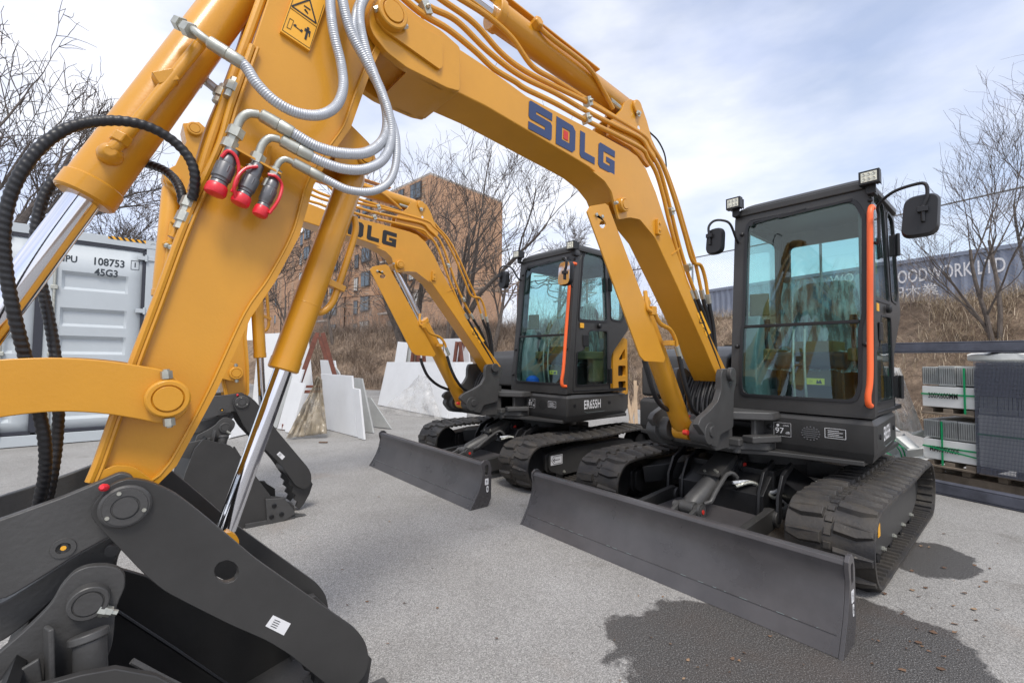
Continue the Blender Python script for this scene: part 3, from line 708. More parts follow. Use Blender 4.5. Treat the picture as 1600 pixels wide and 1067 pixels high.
    def strip(line, w, y0, y1, sgn):
        a = [Vector(p) for p in line]; inn = []
        for i, p in enumerate(a):
            t = (a[min(i+1, len(a)-1)]-a[max(i-1, 0)]).normalized(); inn.append(p+Vector((-t.y, t.x))*w*sgn)
        for i in range(len(a)-1):
            q = [a[i], a[i+1], inn[i+1], inn[i]]
            mb.plate([tuple(v) for v in q], y0, y1)
    for y0, y1 in ((YC+.098, YC+.112), (YC-.112, YC-.098)):
        mb = MB(); strip(rim, .018, y0, y1, 1)
        mb.build('arm_flange', YEL, arm, bevel=0, pose=pa, smooth=False)
    mb = MB(); mb.tube([H(a, b, .0895) for a, b in [(594, 60), (570, 108), (551, 158), (537, 197), (510, 236), (480, 286), (458, 362), (420, 434), (382, 490), (326, 610), (266, 722), (238, 750)]], .0032, 6, step=.02); mb.build('weld_seam', YEL, arm, pose=pa)
    mb = MB(); mb.tube([H(a, b, .088) for a, b in left[:9]], .009, 8, step=.03); mb.tube([H(a+9, b+3, .0895) for a, b in left[:9]], .005, 6, step=.03)
    mb.build('weld_seam', YEL, arm, pose=pa)
    mb = MB()
    for y0, y1 in ((YC+.10, YC+.114), (YC-.114, YC-.10)):
        MB().plate(roundpoly(XZ([(212, 600), (240, 590), (280, 598), (298, 620), (292, 645), (270, 660), (240, 656)], .09), .02, 3), y0, y1).build('boss_plate', YEL, arm, bevel=.003, pose=pa)
        mb = MB(); mb.plate(roundpoly(XZ([(142, 752), (152, 738), (180, 726), (208, 728), (228, 742), (246, 757)], .09), .01, 3), y0, y1)
        mb.build('boss_plate', YEL, arm, bevel=.003, pose=pa)
    for nm_, (x_, z_), r_ in (('pin', PR, .045), ('pin', PU, .042)):
        mb = MB(); pinhead(mb, x_, z_, YC+.10, r_, .03); mb.build(nm_, YEL, arm, bevel=.002, pose=pa)
    # warning sticker
    wl = XZ([(455.5, 0-3), (507.5, 9.5), (484, 79.5), (438.5, 49)], .0895); 
    wl = XZ([(455.5, -14), (503, -22), (507.5, 9.5), (484, 79.5), (438.5, 49)], .0895)
    ws = MB().plate(XZ([(464, -25), (516, -12), (484, 79.5), (438.5, 49)], .0895), .0785, .0895).build('warning_label', LEMON, arm, pose=pa)
    g = MB()
    def sg(a, b, w): g.bar(H(*a, .0903), H(*b, .0903), w, .0008, (0, 1, 0))
    for a, b in (((456, 10), (494, 37)), ((494, 37), (484, 0)), ((484, 0), (456, 10))): sg(a, b, .0042)
    for a, b, w in (((475, 9), (485, 16), .004), ((477, 15), (481, 22), .004), ((476, 15), (480, 20), .005), ((459, 40), (472, 50), .0025), ((476, 46), (485, 52), .009), ((481, 46), (477, 62), .006), ((484, 52), (483, 58), .003), ((459, 40), (463, 40), .005), ((470, 50), (472, 47), .006)): sg(a, b, w)
    for a, b in (((453, 29), (459, 33)), ((459, 33), (454, 46)), ((454, 46), (448, 43)), ((448, 43), (453, 29)), ((441, 47), (484, 76)), ((484, 76), (506, 8)), ((453, 12), (494, 42)), ((441, 47), (462, -12))): sg(a, b, .0011)
    g.rev(H(481.5, 45, .0905), (0, 1, 0), [(0, .004), (.0004, .004)], 12)
    g.build('label_print', BLKD, ws, pose=pa)
    # coupling bracket, quick couplings and their caps
    bx0, bx1 = H(362, 238, .13), H(436, 279, .13)
    cb = MB(); cb.bar(H(364, 240, .125), H(434, 279, .125), .08, .006, (0, 0, 1))
    cb.plate(XZ([(425, 228), (420, 272), (412, 262), (418, 228)], .10), .088, .10)
    cb = cb.build('coupling_bracket', YEL, arm, bevel=.001, pose=pa)
    for (t0, t1, r_, el) in (((363, 236), (338, 296), .0195, None), ((403, 258), (377, 312), .0175, None), ((431, 274), (408, 330), .015, None)):
        a = H(*t0, .15); b = H(*t1, .15); dv = (b-a); l = dv.length; dv.normalize()
        q = MB().rev(a, dv, [(0, r_*.9), (l*.18, r_*.92), (l*.2, r_), (l*.36, r_), (l*.38, r_*1.12), (l*.40, r_*1.15), (l*.72, r_*1.15), (l*.75, r_), (l*.80, r_), (l*.81, r_*.9), (l*.84, r_), (l, r_)], 20).build('quick_coupling', COUP, arm, pose=pa)
        MB().rev(a, dv, [(l*.42, r_*1.2), (l*.58, r_*1.2)], 6).build('coupling_nut', COUP, q, pose=pa)
        e_ = a+dv*l; sq = Vector((-.35, 0, -.94))
        MB().rev(e_-dv*.012, dv, [(0, r_*1.10), (.004, r_*1.22), (.020, r_*1.28), (.026, r_*1.15), (.029, r_*.7)], 24).build('dust_cap', REDP, q, pose=pa)
        # strap loop
        s_ = dv.cross(Vector((0, 1, 0))).normalized(); s_ = s_ if (s_.x < 0) else -s_
        lp_ = [a+dv*l*.12+Vector((0, .012, 0))-s_*r_*1.2, a+dv*l*.10+Vector((0, r_*1.25, 0)), a+dv*l*.2+s_*r_*1.4+Vector((0, .01, 0)), a+dv*l*.6+s_*r_*1.7+Vector((0, .015, 0)), e_+s_*r_*1.2+Vector((0, .012, 0))]
        if t0[0] == 403: lp_ = [a+dv*l*.12-s_*(-1)*0+Vector((0, r_*1.2, 0)), H(385, 263, .17), H(372, 275, .175), H(366, 292, .175), H(368, 308, .165)]
        if t0[0] == 363: lp_ = [H(346, 246, .165), H(356, 236, .17), H(368, 244, .17), H(373, 262, .165), H(370, 285, .16), H(362, 300, .16)]
        MB().tube(lp_, .0042, 8, step=.006).build('cap_strap', REDP, q, pose=pa)
    def steelhose(el, pts, r_, yr, fit):
        """el: elbow pixels, pts: hose pixels, yr: list of planes"""
        n = len(el); P = [H(a, b, y_) for a, b, y_ in el]
        MB().tube(P, r_*.72, 12, step=.006).build('pipe_elbow', ZINC, arm, pose=pa)
        MB().rev(P[0]+Vector((0, 0, -.004)), P[1]-P[0], [(-.03, r_*.9), (-.012, r_*.9), (-.012, r_*1.35), (.012, r_*1.35), (.014, r_*.9)], 6).rev(P[0], P[1]-P[0], [(-.05, r_*1.25), (-.028, r_*1.25)], 6).build('union_nut', ZINC, arm, pose=pa)
        Q = [H(a, b, y_) for a, b, y_ in pts]
        Q2 = spline(Q, .0012)
        k = int(.085/.0013); dv = (Q2[k]-Q2[0])
        MB().rev(Q[0], dv, [(0, r_*.8), (.004, r_*1.12), (.045, r_*1.2), (.047, r_*1.1), (.05, r_*1.2), (.082, r_*1.15), (.085, r_)], 16).build('hose_fitting', ZINC, arm, pose=pa)
        MB().tube(Q2[k-3:], r_, 12, ripple=(.0062, .05, 1), smooth=False).build('spiral_hose', HOSE, arm, pose=pa)
    steelhose([(296, 45, .10), (306, 50, .12), (316, 58, .13), (324, 64, .13)], [(325, 65, .13), (350, 80, .14), (382, 103, .15), (402, 132, .16), (430, 159, .17), (465, 177, .17), (500, 180, .17), (525, 166, .165), (536, 138, .16), (533, 100, .15), (521, 50, .15), (516, 0, .14), (520, -40, .12)], .0142, None, None)
    steelhose([(368, 205, .15), (376, 187, .155), (388, 178, .16), (404, 179, .16)], [(406, 179, .16), (432, 193, .165), (460, 210, .17), (496, 230, .175), (536, 240, .18), (574, 238, .18), (599, 218, .175), (605, 186, .17), (596, 144, .165), (572, 96, .16), (548, 50, .155), (535, 0, .15), (532, -40, .13)], .0152, None, None)
    steelhose([(402, 246, .15), (410, 226, .155), (422, 216, .16), (436, 218, .16)], [(438, 219, .16), (464, 232, .165), (496, 250, .17), (536, 264, .185), (572, 264, .19), (600, 248, .19), (612, 214, .185), (606, 172, .18), (590, 130, .17), (572, 80, .16), (562, 30, .15), (568, 0, .14), (590, -30, .12)], .0142, None, None)
    steelhose([(429, 268, .15), (436, 254, .155), (446, 249, .16), (456, 253, .16)], [(457, 253, .16), (480, 266, .165), (510, 281, .17), (545, 297, .185), (582, 299, .19), (608, 284, .19), (619, 252, .19), (618, 210, .185), (603, 165, .175), (585, 120, .165), (556, 60, .15), (556, 20, .14), (575, -20, .12)], .0118, None, None)
    # lines along the outer arm edge
    for y_, pts in ((.06, [(425, -30), (400, 40), (376, 105), (352, 175), (330, 240), (312, 300), (290, 348), (276, 372)]), (-.06, [(410, -30), (388, 60), (356, 150), (330, 215), (306, 300)])):
        MB().tube([H(a-6, b, y_) for a, b in pts], .0125, 10, step=.03).build('oil_pipe', YEL, arm, pose=pa)
    for (a, b, y_) in ((286, 345, .08), (294, 322, .08), (362, 140, .08), (312, 120, -.04), (345, 148, -.04)):
        q = H(a, b, y_); dv = H(a+10, b-22, y_)-q
        MB().rev(q-dv*.6, dv, [(0, .014), (.02, .014), (.02, .019), (.045, .019), (.047, .013), (.06, .013)], 8).build('hose_fitting', ZINC, arm, pose=pa)
    MB().tube([H(a, b, -.05) for a, b in [(309, 118), (330, 134), (350, 152), (364, 170)]], .0125, 10, ripple=(.0042, .035, 1), step=.004).build('spiral_hose', HOSE, arm, pose=pa)
    for pts in ([(300, 312, .10), (304, 296, .11), (304, 270, .12), (294, 245, .12), (270, 220, .12), (236, 200, .125), (196, 190, .13), (150, 190, .13), (108, 200, .13), (68, 226, .13), (36, 265, .13), (15, 310, .125), (6, 360, .12), (9, 420, .11), (22, 490, .10), (40, 560, .08), (58, 630, .07), (70, 690, .06), (70, 740, .04), (60, 790, .02)],
                [(286, 318, .05), (283, 300, .04), (274, 282, .0), (256, 266, -.04), (225, 255, -.08), (190, 250, -.10), (140, 254, -.11), (98, 270, -.11), (72, 300, -.11), (58, 345, -.11), (56, 390, -.11), (64, 440, -.11), (76, 495, -.10), (87, 560, -.08), (92, 620, -.06), (90, 680, -.06), (84, 730, -.05), (72, 790, -.04)]):
        MB().tube([H(*p) for p in pts], .0112, 14, ripple=(.014, .06, 1), step=.0022).build('spiral_wrapped_hose', RUBB, arm, pose=pa)
    # ---- bucket cylinder on the arm
    q2 = T(pa, PQ) if near else pose['pq']
    pu = T(pa, PU)
    L0 = math.dist(pu, q2); capd = H(119, 306, YC); dcap = math.dist(PU, (capd.x, capd.z)); fr2 = dcap/math.dist(PU, PQ)
    kc, A, B, dd = cylinder(X, pu, q2, fr2 if near else .62, .057, .034, 'bucket_cylinder', y=YC, w=.06, capr=1.0)
    def along(t, off, yy): 
        nn = Vector((-dd.z, 0, dd.x)); return A+dd*t+nn*off+Vector((0, yy, 0))
    bl = L0*(fr2 if near else .62)
    MB().rev(A+dd*(bl-.05), dd, [(0, .057), (.004, .061), (.044, .061), (.048, .057)], 40).build('gland_cap', YEL, kc)
    # pipe on the barrel, elbows and clamp
    MB().tube([along(bl-.115, 0, .04), along(bl-.125, 0, .072), along(bl-.16, -.004, .074), along(bl-.42, -.012, .074), along(bl-.50, -.014, .076), along(bl-.515, -.02, .10)], .0145, 14, step=.01).build('oil_pipe', YEL, kc)
    MB().rev(along(bl-.115, 0, .045), (0, 1, 0), [(0, .026), (.015, .026), (.032, .022), (.042, .012)], 18).rev(along(bl-.145, -.002, .074), -dd, [(0, .021), (.025, .021)], 6).build('port_elbow', YEL, kc, bevel=.003)
    MB().box(along(bl-.36, -.0, .07), (.05, .035, .03), Matrix.Rotation(.6, 3, 'Y')).build('pipe_clamp', YEL, kc, bevel=.003)
    # ---- guide link and H link
    def mid(a, b, t, off):
        v = Vector((b[0]-a[0], b[1]-a[1])); n_ = Vector((-v.y, v.x)).normalized(); p = Vector(a)+v*t+n_*off; return (p.x, p.y)
    PLp = T(pa, PL)
    def linkpoly(a, b, bow, w):
        top_ = [mid(a, b, t, bow*math.sin(math.pi*t)+w*(1-.12*math.sin(math.pi*t))) for t in (0, .12, .3, .5, .7, .88, 1)]
        bot = [mid(a, b, t, bow*math.sin(math.pi*t)-w*(1-.12*math.sin(math.pi*t))) for t in (1, .88, .7, .5, .3, .12, 0)]
        va = Vector(a)-Vector(b); va.normalize()
        endb = [(b[0]-va.x*w*.9, b[1]-va.y*w*.9)]; enda = [(a[0]+va.x*w*.8, a[1]+va.y*w*.8)]
        return roundpoly(top_+endb+bot+enda, .03, 3)
    mb = MB(); lk = linkpoly(PLp, q2, .035 if near else .03, .064)
    mb.plate(lk, .118, .142); mb.plate(lk, 2*YC-.142, 2*YC-.118)
    lo = mb.build('guide_link', YEL, X, bevel=.003)
    mb = MB(); pinhead(mb, PLp[0], PLp[1], .142, .044, .026); mb.build('pin', YEL, lo, bevel=.002)
    mb = MB(); pinhead(mb, q2[0], q2[1], .142, .044, .026); mb.build('pin', YEL, lo, bevel=.002)
    for s_ in (1, -1): MB().rev((PLp[0]+.004*s_, .155, PLp[1]+.052*s_), (.1*s_, 0, s_), [(-.006, .012), (.012, .012), (.012, .007), (.016, .007)], 6).build('bolt_head', ZINC, lo)
    pk1 = T(pk, (PK[0]+.40, PK[1]-.02))
    hl = MB(); lk = linkpoly(q2, pk1, .0, .05); hl.plate(lk, .06, .10); hl.plate(lk, 2*YC-.10, 2*YC-.06); hl.build('bucket_link', GREY, X, bevel=.003)
    # ---- thumb cylinder
    tA = T(pa, PTC); tB = T(pt, PTH)
    f0 = H(436, 577, -.02); fr3 = math.dist(PTC, (f0.x, f0.z))/math.dist(PTC, PTH)
    if not near: fr3 = .60
    tc_, A, B, dd = cylinder(X, tA, tB, fr3, .043, .026, 'thumb_cylinder', y=-.02, w=.045, capr=1.04)
    nn = Vector((-dd.z, 0, dd.x)); nn = nn if nn.x < 0 else -nn
    bl = math.dist(tA, tB)*fr3
    MB().tube([A+dd*(bl-.20)+nn*.03, A+dd*(bl-.215)+nn*.055, A+dd*(bl-.25)+nn*.072, A+dd*(bl-.31)+nn*.074, A+dd*(bl-.5)+nn*.07, A+dd*(bl-.56)+nn*.05], .0115, 12, step=.008).build('oil_pipe', YEL, tc_)
    MB().box(A+dd*(bl-.31)+nn*.06, (.07, .035, .022), Matrix.Rotation(-.35, 3, 'Y')).build('pipe_clamp', YEL, tc_, bevel=.003)
    MB().rev(A+dd*(bl-.22), dd, [(0, .043), (.001, .0436), (.003, .0436), (.004, .043)], 32).build('weld_seam', YEL, tc_)
    mb = MB()
    tl = [(PTC[0]+.09, PTC[1]+.12), (PTC[0]-.02, PTC[1]+.05), (PTC[0]-.045, PTC[1]-.01), (PTC[0]-.02, PTC[1]-.05), (PTC[0]+.10, PTC[1]-.06)]
    for y_ in (YC-.075, YC+.055): mb.plate(roundpoly(tl, .02), y_, y_+.02)
    pinhead(mb, PTC[0], PTC[1], YC+.075, .03, .012)
    mb.build('thumb_cylinder_lug', YEL, arm, bevel=.003, pose=pa)
    # ---- thumb
    Z3 = lambda l: zc(l, 0, 640, 2.498)
    th = roundpoly(XZ(Z3([(360, 372), (352, 410), (372, 442), (420, 495), (480, 555), (560, 640), (640, 708), (760, 770), (900, 840), (1040, 900), (1130, 955), (1210, 1020), (1290, 1085), (1380, 1085), (1425, 1040), (1442, 980), (1430, 910), (1395, 860), (1330, 815), (1200, 725), (1000, 585), (900, 500), (780, 400), (690, 330), (630, 300), (575, 278), (500, 268), (430, 292)]), .165), .02, 2)
    hl_ = XZ(Z3([(884+47*math.cos(a*.3491), 632+44*math.sin(a*.3491)) for a in range(18)]), .165)
    tm = MB().plate(th, .142, .165, holes=[hl_]).plate(th, 2*YC-.165, 2*YC-.142, holes=[hl_]).build('thumb', GREY, X, bevel=.003, pose=pt)
    # toothed inner plates, cross tube
    pe = XZ(Z3([(1290, 1085), (1425, 1040)]), .165)
    tipx, tipz = pe[0]
    mb = MB()
    base_ = XZ(Z3([(1160, 900), (1330, 850), (1442, 960), (1425, 1060), (1385, 1180), (1350, 1250), (1310, 1240), (1322, 1190), (1282, 1180), (1296, 1130), (1252, 1118), (1262, 1070), (1216, 1055), (1222, 1010), (1180, 985)]), .10)
    for y_ in (.09, 2*YC-.12): mb.plate(base_, y_, y_+.03)
    a_ = XZ(Z3([(1200, 930)]), .1)[0]; mb.cyl((a_[0], 2*YC-.14, a_[1]), (a_[0], .14, a_[1]), .03, n=20)
    mb.build('thumb_tine', GREY, tm, bevel=.002, pose=pt)
    mb = MB(); pinhead(mb, PK[0], PK[1], .165, .046, .012, False); mb.rev((PK[0], .177, PK[1]), (0, 1, 0), [(0, .039), (.003, .038), (.003, .025), (.001, .024), (.001, .022), (.006, .021)], 36)
    tc2 = mb.build('pin_cap', GREY2, tm, pose=pt)
    mb = MB()
    for k in range(3): a = R(70+k*130); mb.rev((PK[0]+.034*math.cos(a), .179, PK[1]+.034*math.sin(a)), (0, 1, 0), [(0, .0045), (.003, .004)], 10)
    mb.build('bolt_row', ZINC, tc2, pose=pt)
    q = H(164, 764, .18); MB().rev((q.x, .165, q.z), (.3, 1, .3), [(0, .008), (.012, .008), (.018, .004)], 10).build('grease_cap', REDP, tm, pose=pt)
    lb_ = XZ([(427, 961), (454.5, 974), (443.5, 992.5), (415, 978)], .167)
    ls = MB().plate(lb_, .1652, .1662).build('label', WHT, tm, pose=pt)
    g = MB()
    for k in range(4): g.bar(H(429-k*2, 967.5+k*3.2, .1668), H(438-k*2, 971.5+k*3.2, .1668), .0014, .0005, (0, 1, 0))
    g.build('label_print', BLKD, ls, pose=pt)
    # ---- quick coupler (turns with the bucket)
    cpl = roundpoly(XZ([(205, 742), (188, 738), (150, 755), (100, 776), (50, 794), (0, 812), (-60, 832), (-110, 860), (-120, 900), (-80, 925), (-40, 925), (0, 941), (60, 905), (120, 866), (172, 838), (196, 836), (220, 815), (228, 785)], .125), .02, 3)
    mb = MB(); mb.plate(cpl, .10, .125); mb.plate(cpl, 2*YC-.125, 2*YC-.10)
    inner = roundpoly(XZ([(188, 846), (176, 838), (120, 868), (60, 907), (0, 944), (-60, 960), (-60, 1020), (0, 1005), (40, 975), (90, 930), (130, 905), (180, 880)], .07), .015, 3)
    mb.plate(inner, 2*YC-.07, .07)
    qc = mb.build('quick_coupler', GREY2, X, bevel=.004, pose=pk, seg=3)
    a_ = H(99, 856, .125); MB().rev((a_.x, .125, a_.z), (0, 1, 0), [(0, .021), (.003, .020), (.003, .012), (-.003, .011)], 24).build('boss', GREY2, qc, pose=pk); mb = MB(); a2 = H(175, 861, .09); mb.rev((a2.x, .07, a2.z), (0, 1, 0), [(0, .014), (.02, .013)], 20)
    mb.build('boss', GREY2, qc, pose=pk)
    MB().rev((a_.x, .1235, a_.z), (0, 1, 0), [(0, .005), (.002, .005)], 8).build('grease_nipple', LEMON, qc, pose=pk)
    # ---- bucket, in the second machine's measured profile, turned into this machine's frame
    back = rigid((1.446, .882), PK, R(-14.2)) 
    pbk = (lambda v: pk(back(v)))
    side = [(1.613, .634), (1.57, .62), (1.523, .598), (1.47, .54), (1.428, .464), (1.362, .366), (1.26, .205), (1.20, .19), (1.103, .11), (1.095, .012), (1.30, .002), (1.43, .004), (1.60, .018), (1.71, .07), (1.785, .17), (1.80, .30), (1.77, .45), (1.725, .60), (1.68, .66)]
    mb = MB(); 
    mb.plate(side, .25, .268); mb.plate(side, -.312, -.294)
    bk = mb.build('bucket', GREY, X, bevel=.003, pose=pbk)
    shell = [(1.66, .665), (1.72, .60), (1.77, .45), (1.80, .30), (1.785, .17), (1.71, .07), (1.60, .018), (1.43, .004), (1.12, .004)]
    inn = [(1.12, .022), (1.42, .022), (1.58, .036), (1.69, .085), (1.76, .18), (1.78, .30), (1.75, .44), (1.70, .58), (1.65, .645)]
    MB().plate(shell+inn, -.294, .25).build('bucket_shell', PIT, bk, pose=pbk)
    lip = [(1.10, -.004), (1.10, .03), (1.14, .042), (1.42, .052), (1.42, -.006)]
    MB().plate(lip, -.33, .286).build('cutting_edge', GREY2, bk, bevel=.003, pose=pbk)
    mb = MB()
    for k in range(4):
        y_ = -.29+k*.178
        mb.plate([(1.17, -.012), (1.17, .045), (1.08, .04), (.965, .006), (.965, -.002), (1.08, -.014)], y_-.03, y_+.03)
    mb.build('bucket_tooth', GREY2, bk, bevel=.006, pose=pbk)
    for y0 in (.268, -.336):
        sc_ = [(1.30, .20), (1.285, .02), (1.18, .02), (1.10, .055), (1.12, .10), (1.18, .185)]
        c_ = MB().plate(sc_, y0, y0+.024).build('side_cutter', GREY2, bk, bevel=.004, pose=pbk)
        mb = MB()
        for (a, b) in ((1.245, .145), (1.26, .07), (1.195, .075)): mb.rev((a, y0-.004, b), (0, 1, 0), [(0, .016), (.034, .016), (.036, .010), (.031, .009)], 14)
        mb.build('bolt_row', BLACK, c_, pose=pbk)
    # ears
    e0 = back  # ears measured directly on this machine
    er = roundpoly(XZ(Z3([(490, 690), (487, 640), (462, 618), (405, 606), (340, 612), (290, 632), (235, 690), (200, 760), (100, 860), (0, 945), (-60, 1000), (-60, 1120), (200, 1120), (400, 1010), (436, 930), (446, 860), (448, 780)]), .15), .02, 3)
    for y0 in (.128, 2*YC-.15):
        eo = MB().plate(er, y0, y0+.022).build('bucket_ear', GREY2, bk, bevel=.003, pose=pk)
    pe_ = H(138, 943, .17); mb = MB(); mb.rev((pe_.x, .15, pe_.z), (0, 1, 0), [(0, .036), (.020, .034), (.022, .032), (.022, .026), (.019, .025), (.019, .0235), (.023, .0225)], 36); mb.cyl((pe_.x, 2*YC-.16, pe_.z), (pe_.x, .15, pe_.z), .03, n=24)
    epn = mb.build('pin', GREY2, bk, pose=pk)
    q = H(172, 955, .165); mb = MB(); mb.rev((q.x+.02, .163, q.z+.01), (-.8, 0, -.45), [(.0, .012), (.014, .012), (.014, .0105), (.025, .0105), (.025, .006), (.036, .006)], 6); mb.build('bolt_head', ZINC, epn, pose=pk)
    mb = MB(); q = H(128, 1000, .2); mb.cyl((pe_.x-.005, .19, pe_.z-.06), (pe_.x-.02, .20, pe_.z-.30), .027, n=28); mb.cyl((pe_.x-.003, .185, pe_.z-.052), (pe_.x-.005, .19, pe_.z-.068), .033, n=28)
    q0 = H(85, 985, .20); mb.bar((q0.x+.01, .175, q0.z), (q0.x, .19, q0.z-.17), .04, .010, (1, .3, 0))
    mb.plate([(q0.x+.02, q0.z-.05), (q0.x+.20, q0.z-.13), (q0.x+.20, q0.z-.20), (q0.x, q0.z-.20)], .18, .19)
    mb.build('bucket_stiffener', GREY2, bk, bevel=.004, pose=pk)
    MB().tube([pbk((1.50, .245, .585)), pbk((1.43, .245, .46)), pbk((1.27, .245, .20))], .006, 8, step=.05).build('weld_seam', GREY2, bk)
    MB().tube([(1.60, -.25, .60), (1.45, -.2, .33), (1.30, -.15, .05)], .005, 8, smooth=False).build('inner_seam', BLACK, bk, pose=pbk)
    return X
def XZ_B(l, y): return l

def cab(X, near):
    # front frame leans back: x = fx(z)
    fx = lambda z: -1.235 - .125*max(0, (z-.95))/1.25
    fn = lambda u, v, w: (fx(v)-w, u, v)          # u=y, v=z, w=depth backwards
    outer = roundpoly([(.00, .845), (.855, .845), (.855, 1.3), (.838, 2.30), (.81, 2.36), (.03, 2.36), (-.005, 2.30)], .02, 4)
    inner = roundpoly([(.085, .945), (.76, .945), (.782, 1.05), (.782, 1.40), (.80, 1.48), (.80, 2.12), (.75, 2.245), (.11, 2.245), (.085, 2.20), (.085, 1.48), (.075, 1.42), (.075, 1.05)], [.05, .07, .02, .02, .03, .03, .05, .04, .03, .02, .02, .02], 4)
    inner2 = [(.44+(a-.44)*1.0, b) for a, b in inner]
    cb = MB().plate(outer, 0, .07, fn, holes=[inner]).build('cab', GREY, X, bevel=.005, seg=3)
    big = [(.43+(a-.43)*1.035, 1.6+(b-1.6)*1.018) for a, b in inner]; sm = [(.43+(a-.43)*.975, 1.6+(b-1.6)*.987) for a, b in inner]
    MB().plate(big, -.006, .004, fn, holes=[sm]).build('window_seal', RUBB, cb, bevel=.002)
    MB().plate(inner, .004, .009, fn, ).build('front_glass', GLASS, cb, smooth=False)
    MB().box((fx(1.45)-.004, .43, 1.445), (.018, .70, .022)).build('glass_divider', RUBB, cb, bevel=.003)
    xr = -2.27
    side_x = lambda z: fx(z)-.02
    # left side: ring frame with three openings, vertical pillars
    out_s = roundpoly([(-1.26, .85), (-1.262, .95), (-1.385, 2.2), (-1.42, 2.31), (-1.52, 2.375), (-2.2, 2.375), (xr, 2.31), (xr-.03, 1.55), (-1.97, 1.26), (-1.95, .85)], [.01, .02, .08, .08, .06, .04, .04, .05, .05, .01], 4)
    w1 = roundpoly([(-1.43, 1.60), (-1.515, 2.27), (-1.57, 2.33), (-1.86, 2.31), (-1.88, 2.25), (-1.90, 1.61)], .04, 4)
    w2 = roundpoly([(-1.385, .93), (-1.395, 1.27), (-1.50, 1.29), (-1.60, 1.50), (-1.90, 1.51), (-1.90, .93)], .03, 4)
    w3 = roundpoly([(-1.97, 1.64), (-1.965, 2.25), (-2.02, 2.30), (-2.19, 2.28), (-2.21, 2.2), (-2.23, 1.72), (-2.17, 1.63)], .04, 4)
    sfn = lambda y0: (lambda u, v, w: (u, y0+w-.028*max(0, v-1.3)/1.1, v))
    dr = MB().plate(out_s, 0, .05, sfn(.787), holes=[w1, w2, w3]).build('cab_side_frame', GREY, cb, bevel=.005)
    # door seam and seals
    dsm = roundpoly([(-1.335, .875), (-1.34, 1.0), (-1.46, 2.23), (-1.53, 2.34), (-1.90, 2.34), (-1.935, 2.28), (-1.94, .875)], [.02, .02, .1, .08, .03, .03, .02], 4)
    mb = MB(); P = [Vector(sfn(.838)(a, b, 0)) for a, b in dsm]; mb.tube(P+[P[0]], .005, 6, smooth=False); mb.build('door_seal', RUBB, cb)
    for w_ in (w1, w2, w3):
        c = (sum(p[0] for p in w_)/len(w_), sum(p[1] for p in w_)/len(w_))
        b_ = [(c[0]+(a-c[0])*1.05, c[1]+(b-c[1])*1.03) for a, b in w_]; s_ = [(c[0]+(a-c[0])*.97, c[1]+(b-c[1])*.98) for a, b in w_]
        MB().plate(b_, .048, .056, sfn(.787), holes=[s_]).build('window_seal', RUBB, cb)
        MB().plate(w_, .040, .045, sfn(.787)).build('side_glass', GLASS, cb, smooth=False)
    MB().box((-1.53, .842, 1.39), (.09, .012, .12)).build('door_lock', BLACK, cb, bevel=.008)
    mb = MB(); mb.rev((-1.75, .838, 1.555), (0, 1, 0), [(0, .028), (.02, .028), (.03, .018)], 20); mb.build('lock_button', BLACK, cb)
    MB().box((-1.47, .840, 1.545), (.06, .004, .05)).build('warning_label', LEMON, cb)
    for z_ in (1.02, 2.02): MB().box((-1.92, .85, z_), (.03, .03, .15)).cyl((-1.925, .862, z_-.08), (-1.925, .862, z_+.08), .012, n=12).cyl((-1.90, .885, z_-.08), (-1.90, .885, z_+.08), .012, n=12).build('door_hinge', BLACK, cb, bevel=.003)
    # right side, rear
    out_r = [(-1.26, .85), (-1.262, .95), (-1.385, 2.2), (-1.45, 2.34), (-2.2, 2.35), (xr, 2.32), (xr, .85)]
    w4 = roundpoly([(-1.42, 1.35), (-1.50, 2.22), (-2.17, 2.22), (-2.17, 1.35)], .05)
    MB().plate(out_r, 0, .04, lambda u, v, w: (u, w, v), holes=[w4]).build('cab_side_frame', GREY, cb, bevel=.004)
    MB().plate(w4, .015, .02, lambda u, v, w: (u, w, v)).build('side_glass', GLASS, cb, smooth=False)
    w5 = roundpoly([(.10, 1.40), (.10, 2.2), (.75, 2.2), (.75, 1.58), (.66, 1.40)], .04)
    MB().plate([(.0, .85), (.0, 2.34), (.81, 2.34), (.82, 1.55), (.66, 1.30), (.66, .85)], 0, .04, lambda u, v, w: (xr+w, u, v), holes=[w5]).build('cab_rear_frame', GREY, cb, bevel=.004)
    MB().plate(w5, .015, .02, lambda u, v, w: (xr+w, u, v)).build('rear_glass', GLASS, cb, smooth=False)
    MB().box((-1.76, .43, .865), (.98, .80, .03)).build('cab_floor', BLACK, cb)
    # roof, domed
    secs = []
    for (z, k, f_) in ((2.32, 1.0, 0), (2.35, 1.0, .0), (2.385, .955, .03), (2.395, .90, .05)):
        xs0, xs1, y0, y1 = -1.385-f_, -2.27+f_*.5, .43-.42*k, .43+.405*k
        secs.append([(a, b, z) for a, b in roundpoly([(xs0, y0), (xs0, y1), (xs1, y1), (xs1, y0)], .07, 4)])
    MB().loft(secs).build('roof', GREY, cb, bevel=.004)
    MB().bar((-1.372, .03, 2.325), (-1.372, .80, 2.325), .03, .05).build('visor', GREY, cb, bevel=.01)
    # wiper
    mb = MB(); mb.bar((-1.362, .12, 2.225), (-1.358, .48, 2.255), .012, .008); mb.bar((-1.36, .30, 2.235), (-1.36, .74, 2.248), .012, .016); mb.cyl((-1.37, .12, 2.225), (-1.34, .12, 2.225), .018, n=12)
    mb.build('wiper', RUBB, cb)
    mb = MB()
